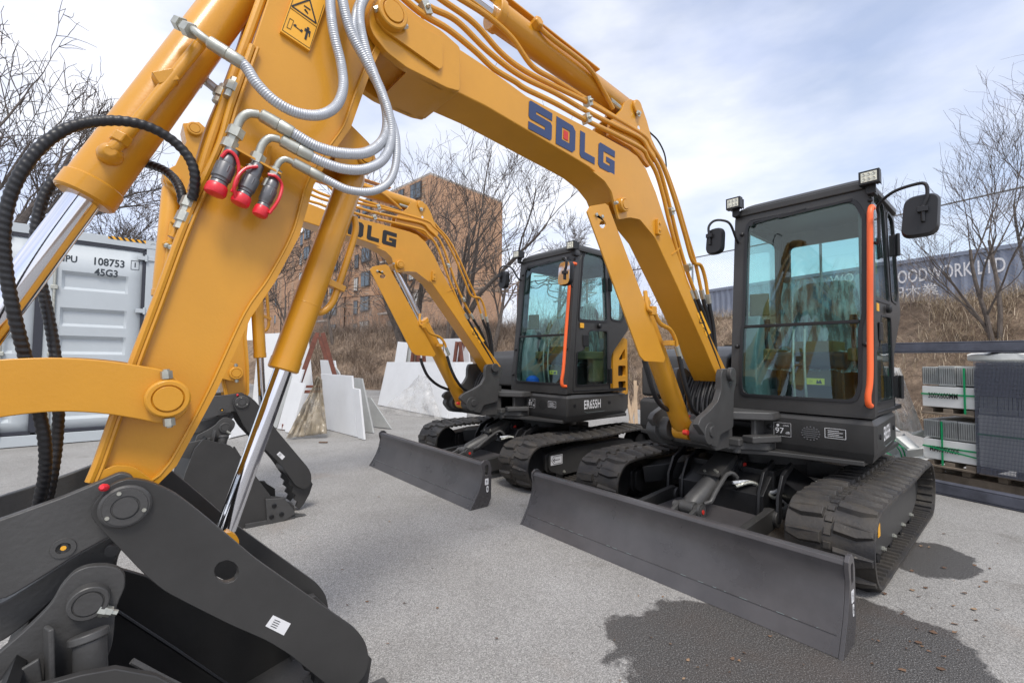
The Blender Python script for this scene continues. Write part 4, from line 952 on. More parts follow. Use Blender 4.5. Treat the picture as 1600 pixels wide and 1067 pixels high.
    for (y_, z_) in ((.04, 1.30), (.05, 2.16), (.81, 1.30), (.82, .93), (.835, 2.22), (.03, 1.02)): mb.rev((fx(z_)+.0, y_, z_), (1, 0, 0), [(0, .015), (.012, .014), (.018, .006)], 14)
    mb.build('bolt_row', BLACK, cb)
    # orange handrail
    za, zb = .925, 2.16
    pts = [(fx(za)+.0, .835, za), (fx(za)+.05, .835, za+.01), (fx(za)+.062, .835, za+.06)] + [(fx(z)+.065, .845, z) for z in (1.1, 1.4, 1.7, 1.95, 2.08)] + [(fx(2.13)+.06, .845, 2.13), (fx(zb)+.03, .845, 2.165), (fx(zb)-.01, .845, 2.165)]
    MB().tube(pts, .0165, 14, step=.012).build('handrail', ORANGE, cb)
    # work lamps
    for (y_, z_) in ((.018, 2.395), (.845, 2.345)):
        mb = MB(); x_ = -1.30
        mb.box((x_, y_, z_), (.05, .105, .085)); mb.box((x_-.035, y_, z_), (.03, .09, .07)); 
        for k in range(7): mb.box((x_-.055, y_-.045+k*.015, z_), (.02, .004, .075))
        mb.box((x_-.03, y_, z_-.065), (.02, .05, .05)); mb.box((x_-.06, y_, z_-.085), (.09, .04, .02))
        wl_ = mb.build('work_lamp', BLACK, cb, bevel=.006)
        g = MB()
        g.box((x_+.026, y_, z_), (.004, .080, .060))
        g.build('lamp_lens', LENS, wl_) if False else g.build('lamp_lens', LENS, cb)
        h_ = MB()
        for a in (-.025, 0, .025):
            for b in (-.015, .015): h_.rev((x_+.028, y_+a, z_+b), (1, 0, 0), [(0, .010), (.003, .008), (.001, .004)], 10)
        h_.build('lamp_reflector', ZINC, cb)
    # mirrors
    for (cy, cz, w, h_, arm_) in ((1.095, 2.005, .175, .235, [(-1.30, .86, 1.93), (-1.28, .885, 1.93), (-1.27, .89, 2.08), (-1.22, .90, 2.14), (-1.14, .98, 2.175), (-1.10, 1.08, 2.18), (-1.09, 1.125, 2.165), (-1.09, 1.13, 2.10), (-1.09, 1.11, 2.04)]),
                                  (-.075, 2.10, .14, .20, [(-1.36, .02, 2.10), (-1.30, .03, 2.12), (-1.22, .02, 2.22), (-1.18, -.02, 2.25), (-1.15, -.07, 2.25), (-1.13, -.10, 2.21), (-1.13, -.10, 2.15)])):
        if not near and cy > 0:
            cy -= .17; cz += .02; arm_ = [(a_, b_-.17*max(0, min(1, (b_-.86)/.2)), c_) for a_, b_, c_ in arm_]
        x_ = -1.10 if cy > .3 else -1.15
        pl = roundpoly([(cy-w/2, cz-h_/2), (cy+w/2*.85, cz-h_/2), (cy+w/2, cz+h_/2), (cy-w/2*.75, cz+h_/2)], .055, 6)
        secs = []
        for dx, k in ((0, .90), (.02, .98), (.045, 1.0), (.055, .97)):
            secs.append([(x_-.05+ (.05-dx)*1, cy+(a-cy)*k, cz+(b-cz)*k) for a, b in pl])
        mr_ = MB().loft(secs).build('mirror', RUBB, cb, bevel=0)
        fx_ = x_-.0555 if cy > .3 or True else 0
        gx = (x_-.058) if (near or cy < .3) else (x_+.002)
        MB().plate([(cy+(a-cy)*.92, cz+(b-cz)*.93) for a, b in pl], 0, .002, lambda u, v, w: (gx+w, u, v)).build('mirror_glass', CHROME, cb, smooth=False)
        MB().tube(arm_, .009, 10, step=.01).build('mirror_arm', RUBB, cb)
        e = arm_[-1]; MB().box((x_+.012, e[1], e[2]-.01), (.03, .045, .03)).cyl((x_+.012, e[1], e[2]-.08), (x_+.012, e[1], e[2]+.01), .010, n=10).build('mirror_clamp', RUBB, cb, bevel=.005)
    # interior: seat in plastic, consoles, levers, pedals
    mb = MB()
    mb.loft([[(-1.92-.0, .43+a, 1.22+b) for a, b in roundpoly([(-.24, 0), (.24, 0), (.22, .52), (.15, .60), (-.15, .60), (-.22, .52)], .05, 4)], [(-2.02, .43+a, 1.22+b) for a, b in roundpoly([(-.22, 0), (.22, 0), (.20, .52), (.13, .60), (-.13, .60), (-.20, .52)], .05, 4)]])
    mb.box((-1.74, .43, 1.20), (.46, .46, .12)); 
    st = mb.build('seat', SEAT, cb, bevel=.03, seg=3)
    mb = MB(); mb.box((-1.78, .43, 1.0), (.42, .40, .26)); mb.build('seat_base', BLACK, cb, bevel=.01)
    mb = MB()
    for sy in (.14, .72): mb.box((-1.70, sy, 1.24), (.46, .10, .09)); mb.box((-1.86, sy, 1.10), (.2, .08, .3))
    mb.build('armrest_console', OLIVE, cb, bevel=.015)
    for sy in (.16, .70): MB().tube([(-1.52, sy, 1.28), (-1.50, sy, 1.36), (-1.52, sy, 1.44)], .012, 8).rev((-1.52, sy, 1.42), (0, 0, 1), [(0, .02), (.05, .026), (.09, .02)], 12).build('joystick', BLACK, cb)
    for sy in (.38, .45): MB().tube([(-1.40, sy, .90), (-1.37, sy, 1.15), (-1.39, sy, 1.42)], .0085, 8).build('travel_lever', ZINC, cb)
    mb = MB(); mb.plate([(.42, 1.05), (.74, 1.05), (.44, 1.0), (.42, 1.0)], 0, .001)
    mb = MB(); mb.box((-1.32, .40, .90), (.08, .12, .02)); mb.box((-1.32, .62, .92), (.10, .16, .02)); mb.box((-1.33, .22, .92), (.1, .14, .03)); mb.build('pedal', BLACK, cb, bevel=.004)
    mb = MB(); mb.plate(roundpoly([(-1.35, .88), (-1.33, 1.25), (-1.42, 1.55), (-1.60, 1.42), (-1.75, 1.25), (-1.75, .88)], .04), .05, .15); mb.build('side_console', BEIGE, cb, bevel=.02)
    MB().box((-1.46, .13, 1.62), (.03, .13, .17), Matrix.Rotation(.3, 3, 'Z')).build('display', OLIVE, cb, bevel=.008)
    MB().box((-1.40, .50, 1.055), (.006, .115, .042)).build('warning_label', LEMON2, cb)
    MB().plate([(-1.55, 1.02), (-1.95, 1.0), (-1.95, 1.34), (-1.60, 1.34)], .30, .56).build('seat_side', OLIVE, cb)
    g = MB(); g.box((-1.3975, .48, 1.055), (.001, .02, .02)); g.plate([(.51, 1.04), (.545, 1.04), (.535, 1.07), (.525, 1.055), (.515, 1.068)], 0, .001, lambda u, v, w: (-1.3965+w, u, v)); g.build('label_print', BLKD, cb)
    # crinkled wrap over the seat
    bm = MB(); n1, n2 = 30, 34; vs = []; random.seed(3)
    for i in range(n1):
        for j in range(n2):
            u = -.30+.60*i/(n1-1); v = j/(n2-1)
            if v < .55: x_, z_ = -1.905+.02*math.sin(v*9), 1.84-(v/.55)*.56
            else: t = (v-.55)/.45; x_, z_ = -1.90+.34*t, 1.275-.05*t*t*3
            nn = noise.noise(Vector((u*12, v*5, 1)))*.025+noise.noise(Vector((u*34, v*3, 5)))*.012
            vs.append((x_+.02+nn, .43+u*(1-.25*max(0, .4-v)), z_+nn))
    bm.add(vs, [(i*n2+j, i*n2+j+1, (i+1)*n2+j+1, (i+1)*n2+j) for i in range(n1-1) for j in range(n2-1)])
    bm.build('seat_wrap', SEATWRAP, cb)
    if near: MB().box((-2.225, .68, 1.93), (.004, .055, .10)).build('yellow_sticker', LEMON2, cb)
    if not near:
        mb = MB().rev((-1.38, .20, .90), (0, 0, 1), [(0, .05), (.03, .08), (.08, .07), (.11, .03)], 14); mb.build('blue_rag', mat('blue_cloth', (.02, .10, .5), .8), cb)
SEATWRAP = film('seat_plastic_wrap', (.60, .78, .78), .04, .65, 9, (1, 3, .6))

ident = lambda v: v
A1 = excavator((0, 0), dict(boom=ident, arm=ident, thumb=ident, bucket=ident),
               'nearer grey and yellow compact excavator whose arm, bucket and blue lettered boom fill the foreground', NAVY, True)
BOFF = (.1045*SF, -2.2202*SF)
dth = R(2.4); pbB = rigid(PF, PF, dth); tq = pbB((PT[0], 0, PT[1])); TB = (tq[0], tq[2])
LB = math.dist(PT, PK); kv = Vector((1.446-TB[0], .865-TB[1])).normalized(); KB = (TB[0]+kv.x*LB, TB[1]+kv.y*LB)
KB = (KB[0], max(KB[1], .862))
aA = math.atan2(PK[1]-PT[1], PK[0]-PT[0]); aB = math.atan2(kv.y, kv.x)
armB = rigid(PT, TB, aB-aA)
A2 = excavator(BOFF, dict(boom=pbB, arm=armB, thumb=rigid(PK, KB, R(7.6)), bucket=rigid(PK, KB, R(14.2)), pq=(1.93, 1.10)),
               'further grey and yellow compact excavator behind the nearer one, with black letters on its boom', BLKD, False)
# ================================================================ setting
def nodemat(name):
    m = bpy.data.materials.new(name); m.use_nodes = True; return m, m.node_tree, m.node_tree.nodes['Principled BSDF']
def wgeo(t): g = N(t, 'ShaderNodeNewGeometry'); return g.outputs['Position']
def tnoise(t, vec, scale, detail=4, rough=.55):
    n = N(t, 'ShaderNodeTexNoise'); n.inputs['Scale'].default_value = scale; n.inputs['Detail'].default_value = detail; n.inputs['Roughness'].default_value = rough
    t.links.new(vec, n.inputs['Vector']); return n.outputs[0]
def tramp(t, fac, stops):
    r = N(t, 'ShaderNodeValToRGB'); e = r.color_ramp.elements
    while len(e) < len(stops): e.new(.5)
    for q, (p, c) in zip(e, stops): q.position = p; q.color = (*c, 1) if len(c) == 3 else c
    t.links.new(fac, r.inputs[0]); return r.outputs[0]
def tmix(t, fac, a, b, mode='MIX'):
    m = N(t, 'ShaderNodeMixRGB', blend_type=mode)
    for k, v in ((0, fac), (1, a), (2, b)):
        if isinstance(v, (int, float)): m.inputs[k].default_value = v
        elif isinstance(v, tuple): m.inputs[k].default_value = (*v, 1)
        else: t.links.new(v, m.inputs[k])
    return m.outputs[0]
def tmath(t, op, a, b=0.0, c=None):
    m = N(t, 'ShaderNodeMath', operation=op)
    for k, v in enumerate((a, b) if c is None else (a, b, c)):
        if isinstance(v, (int, float)): m.inputs[k].default_value = v
        else: t.links.new(v, m.inputs[k])
    return m.outputs[0]

# ---- asphalt yard
m, t, p = nodemat('asphalt'); pos = wgeo(t)
fine = tnoise(t, pos, 190, 3, .75); mid_ = tnoise(t, pos, 1.2, 5); big_ = tnoise(t, pos, .25, 3)
vor = N(t, 'ShaderNodeTexVoronoi'); vor.inputs['Scale'].default_value = 140; t.links.new(pos, vor.inputs['Vector'])
col = tramp(t, fine, [(.30, (.125, .122, .118)), (.5, (.295, .29, .282)), (.72, (.60, .59, .57))])
chips = tramp(t, vor.outputs['Color'], [(.25, (.72, .71, .70)), (.75, (1.15, 1.14, 1.12))])
col = tmix(t, .85, col, chips, 'MULTIPLY')
col = tmix(t, .8, col, tramp(t, mid_, [(.3, (.76, .75, .73)), (.7, (1.10, 1.10, 1.10))]), 'MULTIPLY')
stn = tramp(t, tnoise(t, pos, 2.1, 8, .7), [(.60, (1, 1, 1)), (.70, (.72, .70, .68))]); col = tmix(t, 1.0, col, stn, 'MULTIPLY')
spk = tramp(t, tnoise(t, pos, 26, 4, .6), [(.70, (1, 1, 1)), (.73, (.30, .27, .24))]); col = tmix(t, 1.0, col, spk, 'MULTIPLY')
rust = tramp(t, tnoise(t, pos, .8, 6, .6), [(.60, (0, 0, 0)), (.75, (.35, .35, .35))])
col = tmix(t, rust, col, (.26, .18, .12))
sep = N(t, 'ShaderNodeSeparateXYZ'); t.links.new(pos, sep.inputs[0])
edge = tnoise(t, pos, 3.6, 9, .66); wet = None
gy = lambda px, py: ground(px, py)
def blob(cx, cy, rx, ry, ang):
    c, s = math.cos(ang), math.sin(ang)
    dx = tmath(t, 'SUBTRACT', sep.outputs[0], cx); dy = tmath(t, 'SUBTRACT', sep.outputs[1], cy)
    u = tmath(t, 'ADD', tmath(t, 'MULTIPLY', dx, c/rx), tmath(t, 'MULTIPLY', dy, s/rx)); v = tmath(t, 'ADD', tmath(t, 'MULTIPLY', dx, -s/ry), tmath(t, 'MULTIPLY', dy, c/ry))
    d = tmath(t, 'SQRT', tmath(t, 'ADD', tmath(t, 'MULTIPLY', u, u), tmath(t, 'MULTIPLY', v, v)))
    d = tmath(t, 'ADD', d, tmath(t, 'MULTIPLY', tmath(t, 'SUBTRACT', edge, .5), .85))
    return tramp(t, d, [(.90, (1, 1, 1)), (.955, (0, 0, 0))])
blobs = [(1.02, 1.84, .62, .46, R(-8)), (1.42, 2.02, .56, .50, R(-20)), (1.2, 1.45, .85, .42, 0), (2.55, 2.78, .36, .22, R(40)), (1.0, 3.6, .8, .7, 0), (1.75, 3.0, .6, .5, R(40))]
for b in blobs:
    w_ = blob(*b); wet = w_ if wet is None else tmix(t, 1.0, wet, w_, 'LIGHTEN')
dark = tramp(t, fine, [(.3, (.020, .019, .018)), (.56, (.085, .08, .075)), (.68, (.40, .39, .375))])
dark = tmix(t, tramp(t, tnoise(t, pos, 2.6, 5), [(.5, (0, 0, 0)), (.7, (.35, .35, .35))]), dark, (.09, .068, .055))
col = tmix(t, wet, col, dark)
t.links.new(col, p.inputs['Base Color'])
ro = N(t, 'ShaderNodeMapRange'); t.links.new(wet, ro.inputs[0]); ro.inputs[3].default_value = .88; ro.inputs[4].default_value = .36; t.links.new(ro.outputs[0], p.inputs['Roughness'])
bp = N(t, 'ShaderNodeBump'); bp.inputs['Strength'].default_value = .55; bp.inputs['Distance'].default_value = .004; t.links.new(tmath(t, 'ADD', fine, vor.outputs['Distance']), bp.inputs['Height']); t.links.new(bp.outputs[0], p.inputs['Normal'])
ASPH = m
mb = MB(); n = 40
xs = [-400, -60] + [-20+2*i for i in range(21)] + [60, 400]; ys = [-400, -30] + [-6+2*i for i in range(24)] + [80, 700]
mb.add([(x, y, 0) for x in xs for y in ys], [(i*len(ys)+j, (i+1)*len(ys)+j, (i+1)*len(ys)+j+1, i*len(ys)+j+1) for i in range(len(xs)-1) for j in range(len(ys)-1)])
tag(mb.build('ground', ASPH, fix=False, smooth=False), kind='structure')

# ---- embankment (crest polyline, rises to 2.5 m)
CREST = [(30, -14), (10.6, 6.9), (8.6, 10.3), (6.2, 14.3), (-2.4, 20.4), (-9, 23.5), (-16, 30), (-60, 60)]
def crest_d(x, y):
    best = 1e9; sg = 1
    for a, b in zip(CREST, CREST[1:]):
        ax, ay = a; bx, by = b; dx, dy = bx-ax, by-ay; tt = max(0, min(1, ((x-ax)*dx+(y-ay)*dy)/(dx*dx+dy*dy)))
        qx, qy = ax+dx*tt, ay+dy*tt; dd = math.hypot(x-qx, y-qy)
        if dd < best: best = dd; sg = 1 if (dx*(y-qy)-dy*(x-qx)) > 0 else -1
    return best*sg   # positive on the camera side
def emb_h(x, y):
    d = crest_d(x, y); W = 2.9 if x > 4 else 4.6
    k = max(0, min(1, (d+.2)/W)); k = 1-k; k = k*k*(3-2*k)
    hgt = (2.55 if x < 4 else 2.6)*k
    return hgt + (.16*noise.noise(Vector((x*.8, y*.8, 0)))+.06*noise.noise(Vector((x*3, y*3, 2))))*min(1, k*4) - .03
m, t, p = nodemat('dry_earth'); pos = wgeo(t)
c = tmix(t, .8, tramp(t, tnoise(t, pos, 6, 8, .7), [(.3, (.12, .09, .065)), (.55, (.27, .20, .145)), (.75, (.44, .35, .25))]), tramp(t, tnoise(t, pos, 1.1, 5), [(.4, (.55, .5, .46)), (.6, (1.15, 1.12, 1.08))]), 'MULTIPLY')
t.links.new(c, p.inputs['Base Color']); p.inputs['Roughness'].default_value = .95
bp = N(t, 'ShaderNodeBump'); bp.inputs['Strength'].default_value = 1; bp.inputs['Distance'].default_value = .08; t.links.new(tnoise(t, pos, 14, 8, .7), bp.inputs['Height']); t.links.new(bp.outputs[0], p.inputs['Normal'])
EARTH = m
mb = MB(); xs = [-90, -70, -50, -40, -32] + [-26+.5*i for i in range(100)] + [26, 32, 45, 90]; ys = [-20, -10, -5] + [0+.5*i for i in range(62)] + [34, 40, 60, 100, 160]
mb.add([(x, y, emb_h(x, y)) for x in xs for y in ys], [(i*len(ys)+j, (i+1)*len(ys)+j, (i+1)*len(ys)+j+1, i*len(ys)+j+1) for i in range(len(xs)-1) for j in range(len(ys)-1)])
tag(mb.build('embankment', EARTH, fix=False), kind='structure')

# ---- dry grass: curved blades and lying stems
def blades(n, region, hmin, hmax, w, lean, seed, col_):
    random.seed(seed); mb = MB(); k = 0; tries = 0
    while k < n and tries < n*30:
        tries += 1
        x, y = region(); z = emb_h(x, y)
        if z < .03 or noise.noise(Vector((x*1.1, y*1.1, 4)))+.35*noise.noise(Vector((x*3, y*3, 1))) < random.uniform(-.42, .05): continue
        k += 1
        a = random.uniform(0, 6.283); l = random.uniform(hmin, hmax); ln = lean*random.uniform(.3, 1.3)
        dx, dy = math.cos(a)*ln, math.sin(a)*ln; px_, py_ = -math.sin(a)*w, math.cos(a)*w
        P = []; 
        for s_ in (0, .35, .7, 1):
            P.append((x+dx*l*s_*s_**.5, y+dy*l*s_*s_**.5, z-.02+l*s_*(1-.45*ln*s_)))
        vs = []
        for i, q in enumerate(P):
            kk = (1, .8, .55, .1)[i]; vs += [(q[0]-px_*kk, q[1]-py_*kk, q[2]), (q[0]+px_*kk, q[1]+py_*kk, q[2])]
        mb.add(vs, [(0, 1, 3, 2), (2, 3, 5, 4), (4, 5, 7, 6)])
    return mb
def grassmat(name, stops):
    m, t, p = nodemat(name); g = N(t, 'ShaderNodeNewGeometry')
    c = tramp(t, g.outputs['Random Per Island'], stops); t.links.new(c, p.inputs['Base Color']); p.inputs['Roughness'].default_value = .8
    return m
STRAW = grassmat('dry_straw', [(0, (.20, .15, .10)), (.5, (.42, .33, .22)), (1, (.68, .57, .43))])
TWIG = grassmat('dry_twigs', [(0, (.13, .095, .075)), (.5, (.25, .19, .145)), (1, (.40, .32, .25))])
def reg(x0, x1, dlo, dhi):
    def f_():
        while True:
            x = random.uniform(x0, x1)
            y = random.uniform(-1, 31)
            d = crest_d(x, y)
            if dlo < d < dhi: return x, y
    return f_
tag(blades(26000, reg(3.2, 13, -1.5, 3.2), .12, .55, .0035, 1.15, 11, None).build('dry_grass', STRAW, fix=False, smooth=False), kind='stuff', label='pale dry grass lying over the bank behind the tile pallets')
tag(blades(26000, reg(-12, 3.6, -1.5, 4.6), .2, .8, .006, 1.0, 12, None).build('dry_grass', TWIG, fix=False, smooth=False), kind='stuff', label='brown dry grass and brambles covering the bank behind the slabs')
# brush: upright thin stems on the crest
def brush(n, region, hmin, hmax, r_, seed):
    random.seed(seed); mb = MB()
    for k in range(n):
        x, y = region(); z = emb_h(x, y); l = random.uniform(hmin, hmax); a = random.uniform(0, 6.283); ln = random.uniform(0, .35)
        P = [Vector((x, y, z-.05))]; dv = Vector((math.cos(a)*ln, math.sin(a)*ln, 1)).normalized()
        for q in range(5):
            dv = (dv+Vector((random.gauss(0, .14), random.gauss(0, .14), -.02*q))).normalized(); P.append(P[-1]+dv*l/5)
        mb.tube(P, r_, 3, smooth=False, rad=lambda s_: r_*(1-.8*s_))
        for q in (1, 2, 3, 4):
            for _ in range(2):
                b = random.uniform(0, 6.283); e = P[q]+Vector((math.cos(b), math.sin(b), random.uniform(.2, 1.2)))*l*random.uniform(.08, .2)
                mb.tube([P[q], P[q].lerp(e, .5)+Vector((0, 0, -.01)), e], r_*.5, 3, smooth=False, rad=lambda s_: r_*.5*(1-.7*s_))
    return mb
tag(brush(620, reg(-10, 5.5, -2.5, 1.2), .5, 1.9, .0055, 21).build('brush', TWIG, fix=False, smooth=False), kind='stuff', label='leafless brown brush along the top of the bank')
tag(brush(260, reg(-16, -4, -5, 1.0), 1.0, 3.0, .009, 22).build('brush', TWIG, fix=False, smooth=False), kind='stuff', label='tall leafless brush behind the container end of the yard')
tag(brush(90, reg(7.4, 11.5, -.8, .8), .5, 1.6, .006, 23).build('brush', TWIG, fix=False, smooth=False), kind='stuff', label='thin leafless stems below the chain link fence on the right')

# ---- bare trees
BARK = mat('bark', (.115, .095, .082), .9, var=.4, vscale=12, bump=.6, bscale=30)
def tree(base, stems, seed, label, levels=5, spread=.55, twig=.006, dens=1.0, name='bare_tree'):
    random.seed(seed)
    e = empty(name, base); tag(e, label, 'tree')
    tr = MB(); crown = MB(); b0 = Vector(base)
    def branch(p, d, l, r, lev, mb):
        n = 6 if lev < 2 else 4; P = [p]; dd = d.copy()
        for i in range(n):
            j = .05+.032*lev
            dd = (dd+Vector((random.gauss(0, j), random.gauss(0, j), random.gauss(.03, j)))).normalized(); P.append(P[-1]+dd*l/n)
        r1 = max(twig*.45, r*.52)
        mb.tube(P, r, 8 if r > .04 else (5 if r > .015 else 3), smooth=False, rad=lambda s_: r+(r1-r)*s_)
        if lev >= levels: return
        k = int((3 if lev == 0 else 3.4)*dens+random.random())
        for i in range(k+1):
            tt = random.uniform(.35, 1) if i else 1
            idx = min(n, max(1, int(tt*n))); q = P[idx]
            ax = Vector((random.gauss(0, 1), random.gauss(0, 1), random.gauss(0, .5))); ax = (ax-dd*ax.dot(dd)).normalized()
            nd = (dd*(1 if i else 1.6)+ax*spread*random.uniform(.7, 1.5)+Vector((0, 0, .14))).normalized()
            rr = (r+(r1-r)*tt)*random.uniform(.45, .78)
            branch(q, nd, l*random.uniform(.5, .78), max(twig, rr), lev+1, crown)
    for (d, l, r) in stems:
        branch(Vector((random.uniform(-.05, .05), random.uniform(-.05, .05), -.2)), Vector(d).normalized(), l, r, 0, tr)
    tr.build('trunk', BARK, e, shift=False); crown.build('crown', BARK, e, shift=False, fix=False)
    return e
def onbank(px, Y, dz=0):
    x = atY(px, 560, Y).x; return (x, Y, emb_h(x, Y)-.05)
tree(onbank(655, 13.5), [((-.30, .1, 1), 3.4, .17), ((.05, 0, 1), 3.0, .13), ((.62, -.1, .8), 3.9, .15)], 5, 'large bare tree with several stems in front of the brick apartment building', 5, .5, .006, .8)
tree(onbank(872, 24), [((.0, 0, 1), 3.2, .13), ((.3, 0, 1), 2.6, .08)], 8, 'small bare tree above the roof of the further cab', 5, .65, .010)
tree(onbank(700, 19), [((.1, 0, 1), 3.6, .07)], 31, 'slender bare tree against the blank brick wall', 4, .5, .008)
tree(onbank(90, 17), [((.15, 0, 1), 4.2, .2), ((-.4, 0, .9), 3.6, .13)], 9, 'bare tree standing behind the left end of the shipping container', 5, .55, .010)
tree(onbank(330, 15), [((-.45, .1, 1), 3.4, .2), ((.2, 0, 1), 3.2, .13)], 10, 'bare tree with a leaning trunk behind the hazard striped container corner', 5, .55, .009)
tree((-11.5, 9.0, 0), [((.38, .1, 1), 4.3, .20)], 12, 'bare tree reaching into the top left corner from beyond the container', 5, .6, .008)
tree(onbank(1560, 8.1), [((-.16, .1, 1), 1.9, .042), ((.12, 0, 1), 2.1, .042), ((-.42, .1, .95), 1.7, .032)], 14, 'bare young tree with upright shoots at the right end of the fence', 4, .42, .0028, .95)
tree(onbank(1625, 8.6), [((-.1, 0, 1), 2.2, .04), ((-.3, 0, 1), 2.0, .035)], 15, 'bare sapling at the right edge of the photo behind the fence', 4, .42, .0028, .9)
for (px, Y, s_, lb) in ((440, 27, 41, 'thin bare tree at the left edge of the brick building'), (520, 22, 42, 'bare tree in front of the bay windows of the brick building'), (1000, 30, 43, 'distant bare tree between the cab and the tall boom'), (770, 17, 44, 'thin bare tree at the right edge of the brick building'), (235, 24, 45, 'far bare tree rising behind the container roof')):
    tree(onbank(px, Y), [((random.uniform(-.2, .2), 0, 1), 2.8, .09)], s_, lb, 4, .55, .010)
# evergreen
random.seed(4); LEAFM = grassmat('dark_needles', [(0, (.018, .03, .012)), (.6, (.05, .06, .025)), (1, (.11, .085, .04))])
eb = onbank(15, 16.5); e = empty('evergreen_tree', eb); tag(e, 'dark evergreen tree behind the left end of the shipping container', 'tree')
MB().tube([(0, 0, -.2), (0, 0, 4.4)], .1, 8, smooth=False).build('trunk', BARK, e, shift=False)
mb = MB()
for k in range(6500):
    z = random.uniform(.6, 4.9); rr = 1.5*(1-(z/5.2)**1.6)*random.uniform(.3, 1)**.5*(1+.3*noise.noise(Vector((z*2, 0, 0)))); a = random.uniform(0, 6.283)
    c = Vector((math.cos(a)*rr, math.sin(a)*rr, z-.2*rr)); 
    if noise.noise(c*1.7) < -.18: continue
    d = Vector((random.gauss(0, 1), random.gauss(0, 1), random.gauss(-.2, .5))).normalized()*.09; s_ = d.orthogonal().normalized()*.018
    mb.add([c-s_, c+s_, c+d], [(0, 1, 2)])
mb.build('crown', LEAFM, e, fix=False, smooth=False, shift=False)

# ---- brick apartment building
m, t, p = nodemat('apartment_brick'); pos = wgeo(t)
tcn = N(t, 'ShaderNodeTexCoord')
bk_ = N(t, 'ShaderNodeTexBrick'); bk_.inputs['Scale'].default_value = 1.0
for k, v in (('Color1', (.47, .275, .165, 1)), ('Color2', (.38, .22, .13, 1)), ('Mortar', (.43, .31, .215, 1))): bk_.inputs[k].default_value = v
bk_.inputs['Mortar Size'].default_value = .02; bk_.inputs['Brick Width'].default_value = .45; bk_.inputs['Row Height'].default_value = .2
sp_ = N(t, 'ShaderNodeSeparateXYZ'); t.links.new(pos, sp_.inputs[0]); cm = N(t, 'ShaderNodeCombineXYZ')
t.links.new(tmath(t, 'ADD', sp_.outputs[0], sp_.outputs[1]), cm.inputs[0]); t.links.new(sp_.outputs[2], cm.inputs[1]); t.links.new(cm.outputs[0], bk_.inputs['Vector'])
t.links.new(tmix(t, .6, bk_.outputs[0], tramp(t, tnoise(t, pos, .3, 5), [(.3, (.85, .85, .85)), (.7, (1.12, 1.1, 1.08))]), 'MULTIPLY'), p.inputs['Base Color']); p.inputs['Roughness'].default_value = .9
BRICK = m
WGL = mat('dark_window_glass', (.10, .13, .16), .12, var=.3, vscale=.4); WFR = mat('dark_window_frame', (.06, .05, .045), .6); CURT = mat('pale_curtain', (.5, .5, .48), .8)
CONC = mat('balcony_concrete', (.42, .38, .34), .85, var=.1)
cA = atY(668, 520, 50); cB = atY(783, 520, 59); cC = atY(430, 520, 82)
A_ = Vector((cA.x, 50)); B_ = Vector((cB.x, 59)); C_ = Vector((cC.x, 82))
HT = EYE.z+ (dirw(668, 268).z)*50
bu = empty('apartment_building', (A_.x, A_.y, 0)); tag(bu, 'tan brick apartment building with a blank end wall and stacked bay windows', 'building')
D_ = B_+(C_-A_)
mb = MB(); mb.plate([(v.x-A_.x, v.y-A_.y) for v in (A_, B_, D_, C_)], -.5, HT, lambda u, v, w: (u, v, w)); wall = mb.build('wall', BRICK, bu, smooth=False)
MB().plate([(v.x-A_.x, v.y-A_.y) for v in (A_, B_, D_, C_)], HT, HT+.25, lambda u, v, w: (u*1.001, v*1.001, w)).build('parapet', CONC, bu, smooth=False)
fd = (C_-A_); fl = fd.length; fd.normalize(); fnn = Vector((-fd.y, fd.x)); fnn = fnn if fnn.dot(Vector((0, 0))-A_) > 0 else -fnn
floors = 7; fh = HT/floors
for i, s_ in enumerate((2.6, 6.6, 11.5, 15.5, 20.5, 25, 30, 34.5)):
    proj = (0, .0, 1.3, 0, 1.3, 0, 1.3, 0)[i]
    if proj:
        a = fd*(s_-2); b = fd*(s_+2); o_ = fnn*proj
        MB().plate([(a.x, a.y), (b.x, b.y), (b.x+o_.x, b.y+o_.y), (a.x+o_.x, a.y+o_.y)], -.5, HT-.6, lambda u, v, w: (u, v, w)).build('bay_wall', BRICK, bu, smooth=False)
    for f_ in range(floors):
        z0 = f_*fh+1.0; z1 = z0+1.7
        for q in ((0,) if i % 2 == 0 else (-.9, .9)):
            cc = fd*(s_+q)+fnn*(proj+.06); hw = 1.1 if i % 2 == 0 else .55
            a = cc-fd*hw; b = cc+fd*hw
            w = MB(); w.plate([(a.x, a.y), (b.x, b.y), (b.x+fnn.x*.12, b.y+fnn.y*.12), (a.x+fnn.x*.12, a.y+fnn.y*.12)], z0-.12, z1+.12, lambda u, v, k: (u, v, k))
            wf = w.build('window', WFR, bu, smooth=False)
            g = MB()
            for (k0, k1) in ((.06, .46), (.54, .94)):
                a1 = a.lerp(b, k0)+fnn*.13; b1 = a.lerp(b, k1)+fnn*.13
                g.plate([(a1.x, a1.y), (b1.x, b1.y), (b1.x+fnn.x*.02, b1.y+fnn.y*.02), (a1.x+fnn.x*.02, a1.y+fnn.y*.02)], z0, z1, lambda u, v, k: (u, v, k))
            g.build('pane', WGL if random.random() < .7 else CURT, wf, smooth=False)
        if i % 4 == 1:
            a = fd*(s_-1.8)+fnn*.1; b = fd*(s_+1.8)+fnn*.1; o_ = fnn*1.3
            MB().plate([(a.x, a.y), (b.x, b.y), (b.x+o_.x, b.y+o_.y), (a.x+o_.x, a.y+o_.y)], z0-.75, z0-.55, lambda u, v, w: (u, v, w)).build('balcony', CONC, bu, smooth=False)
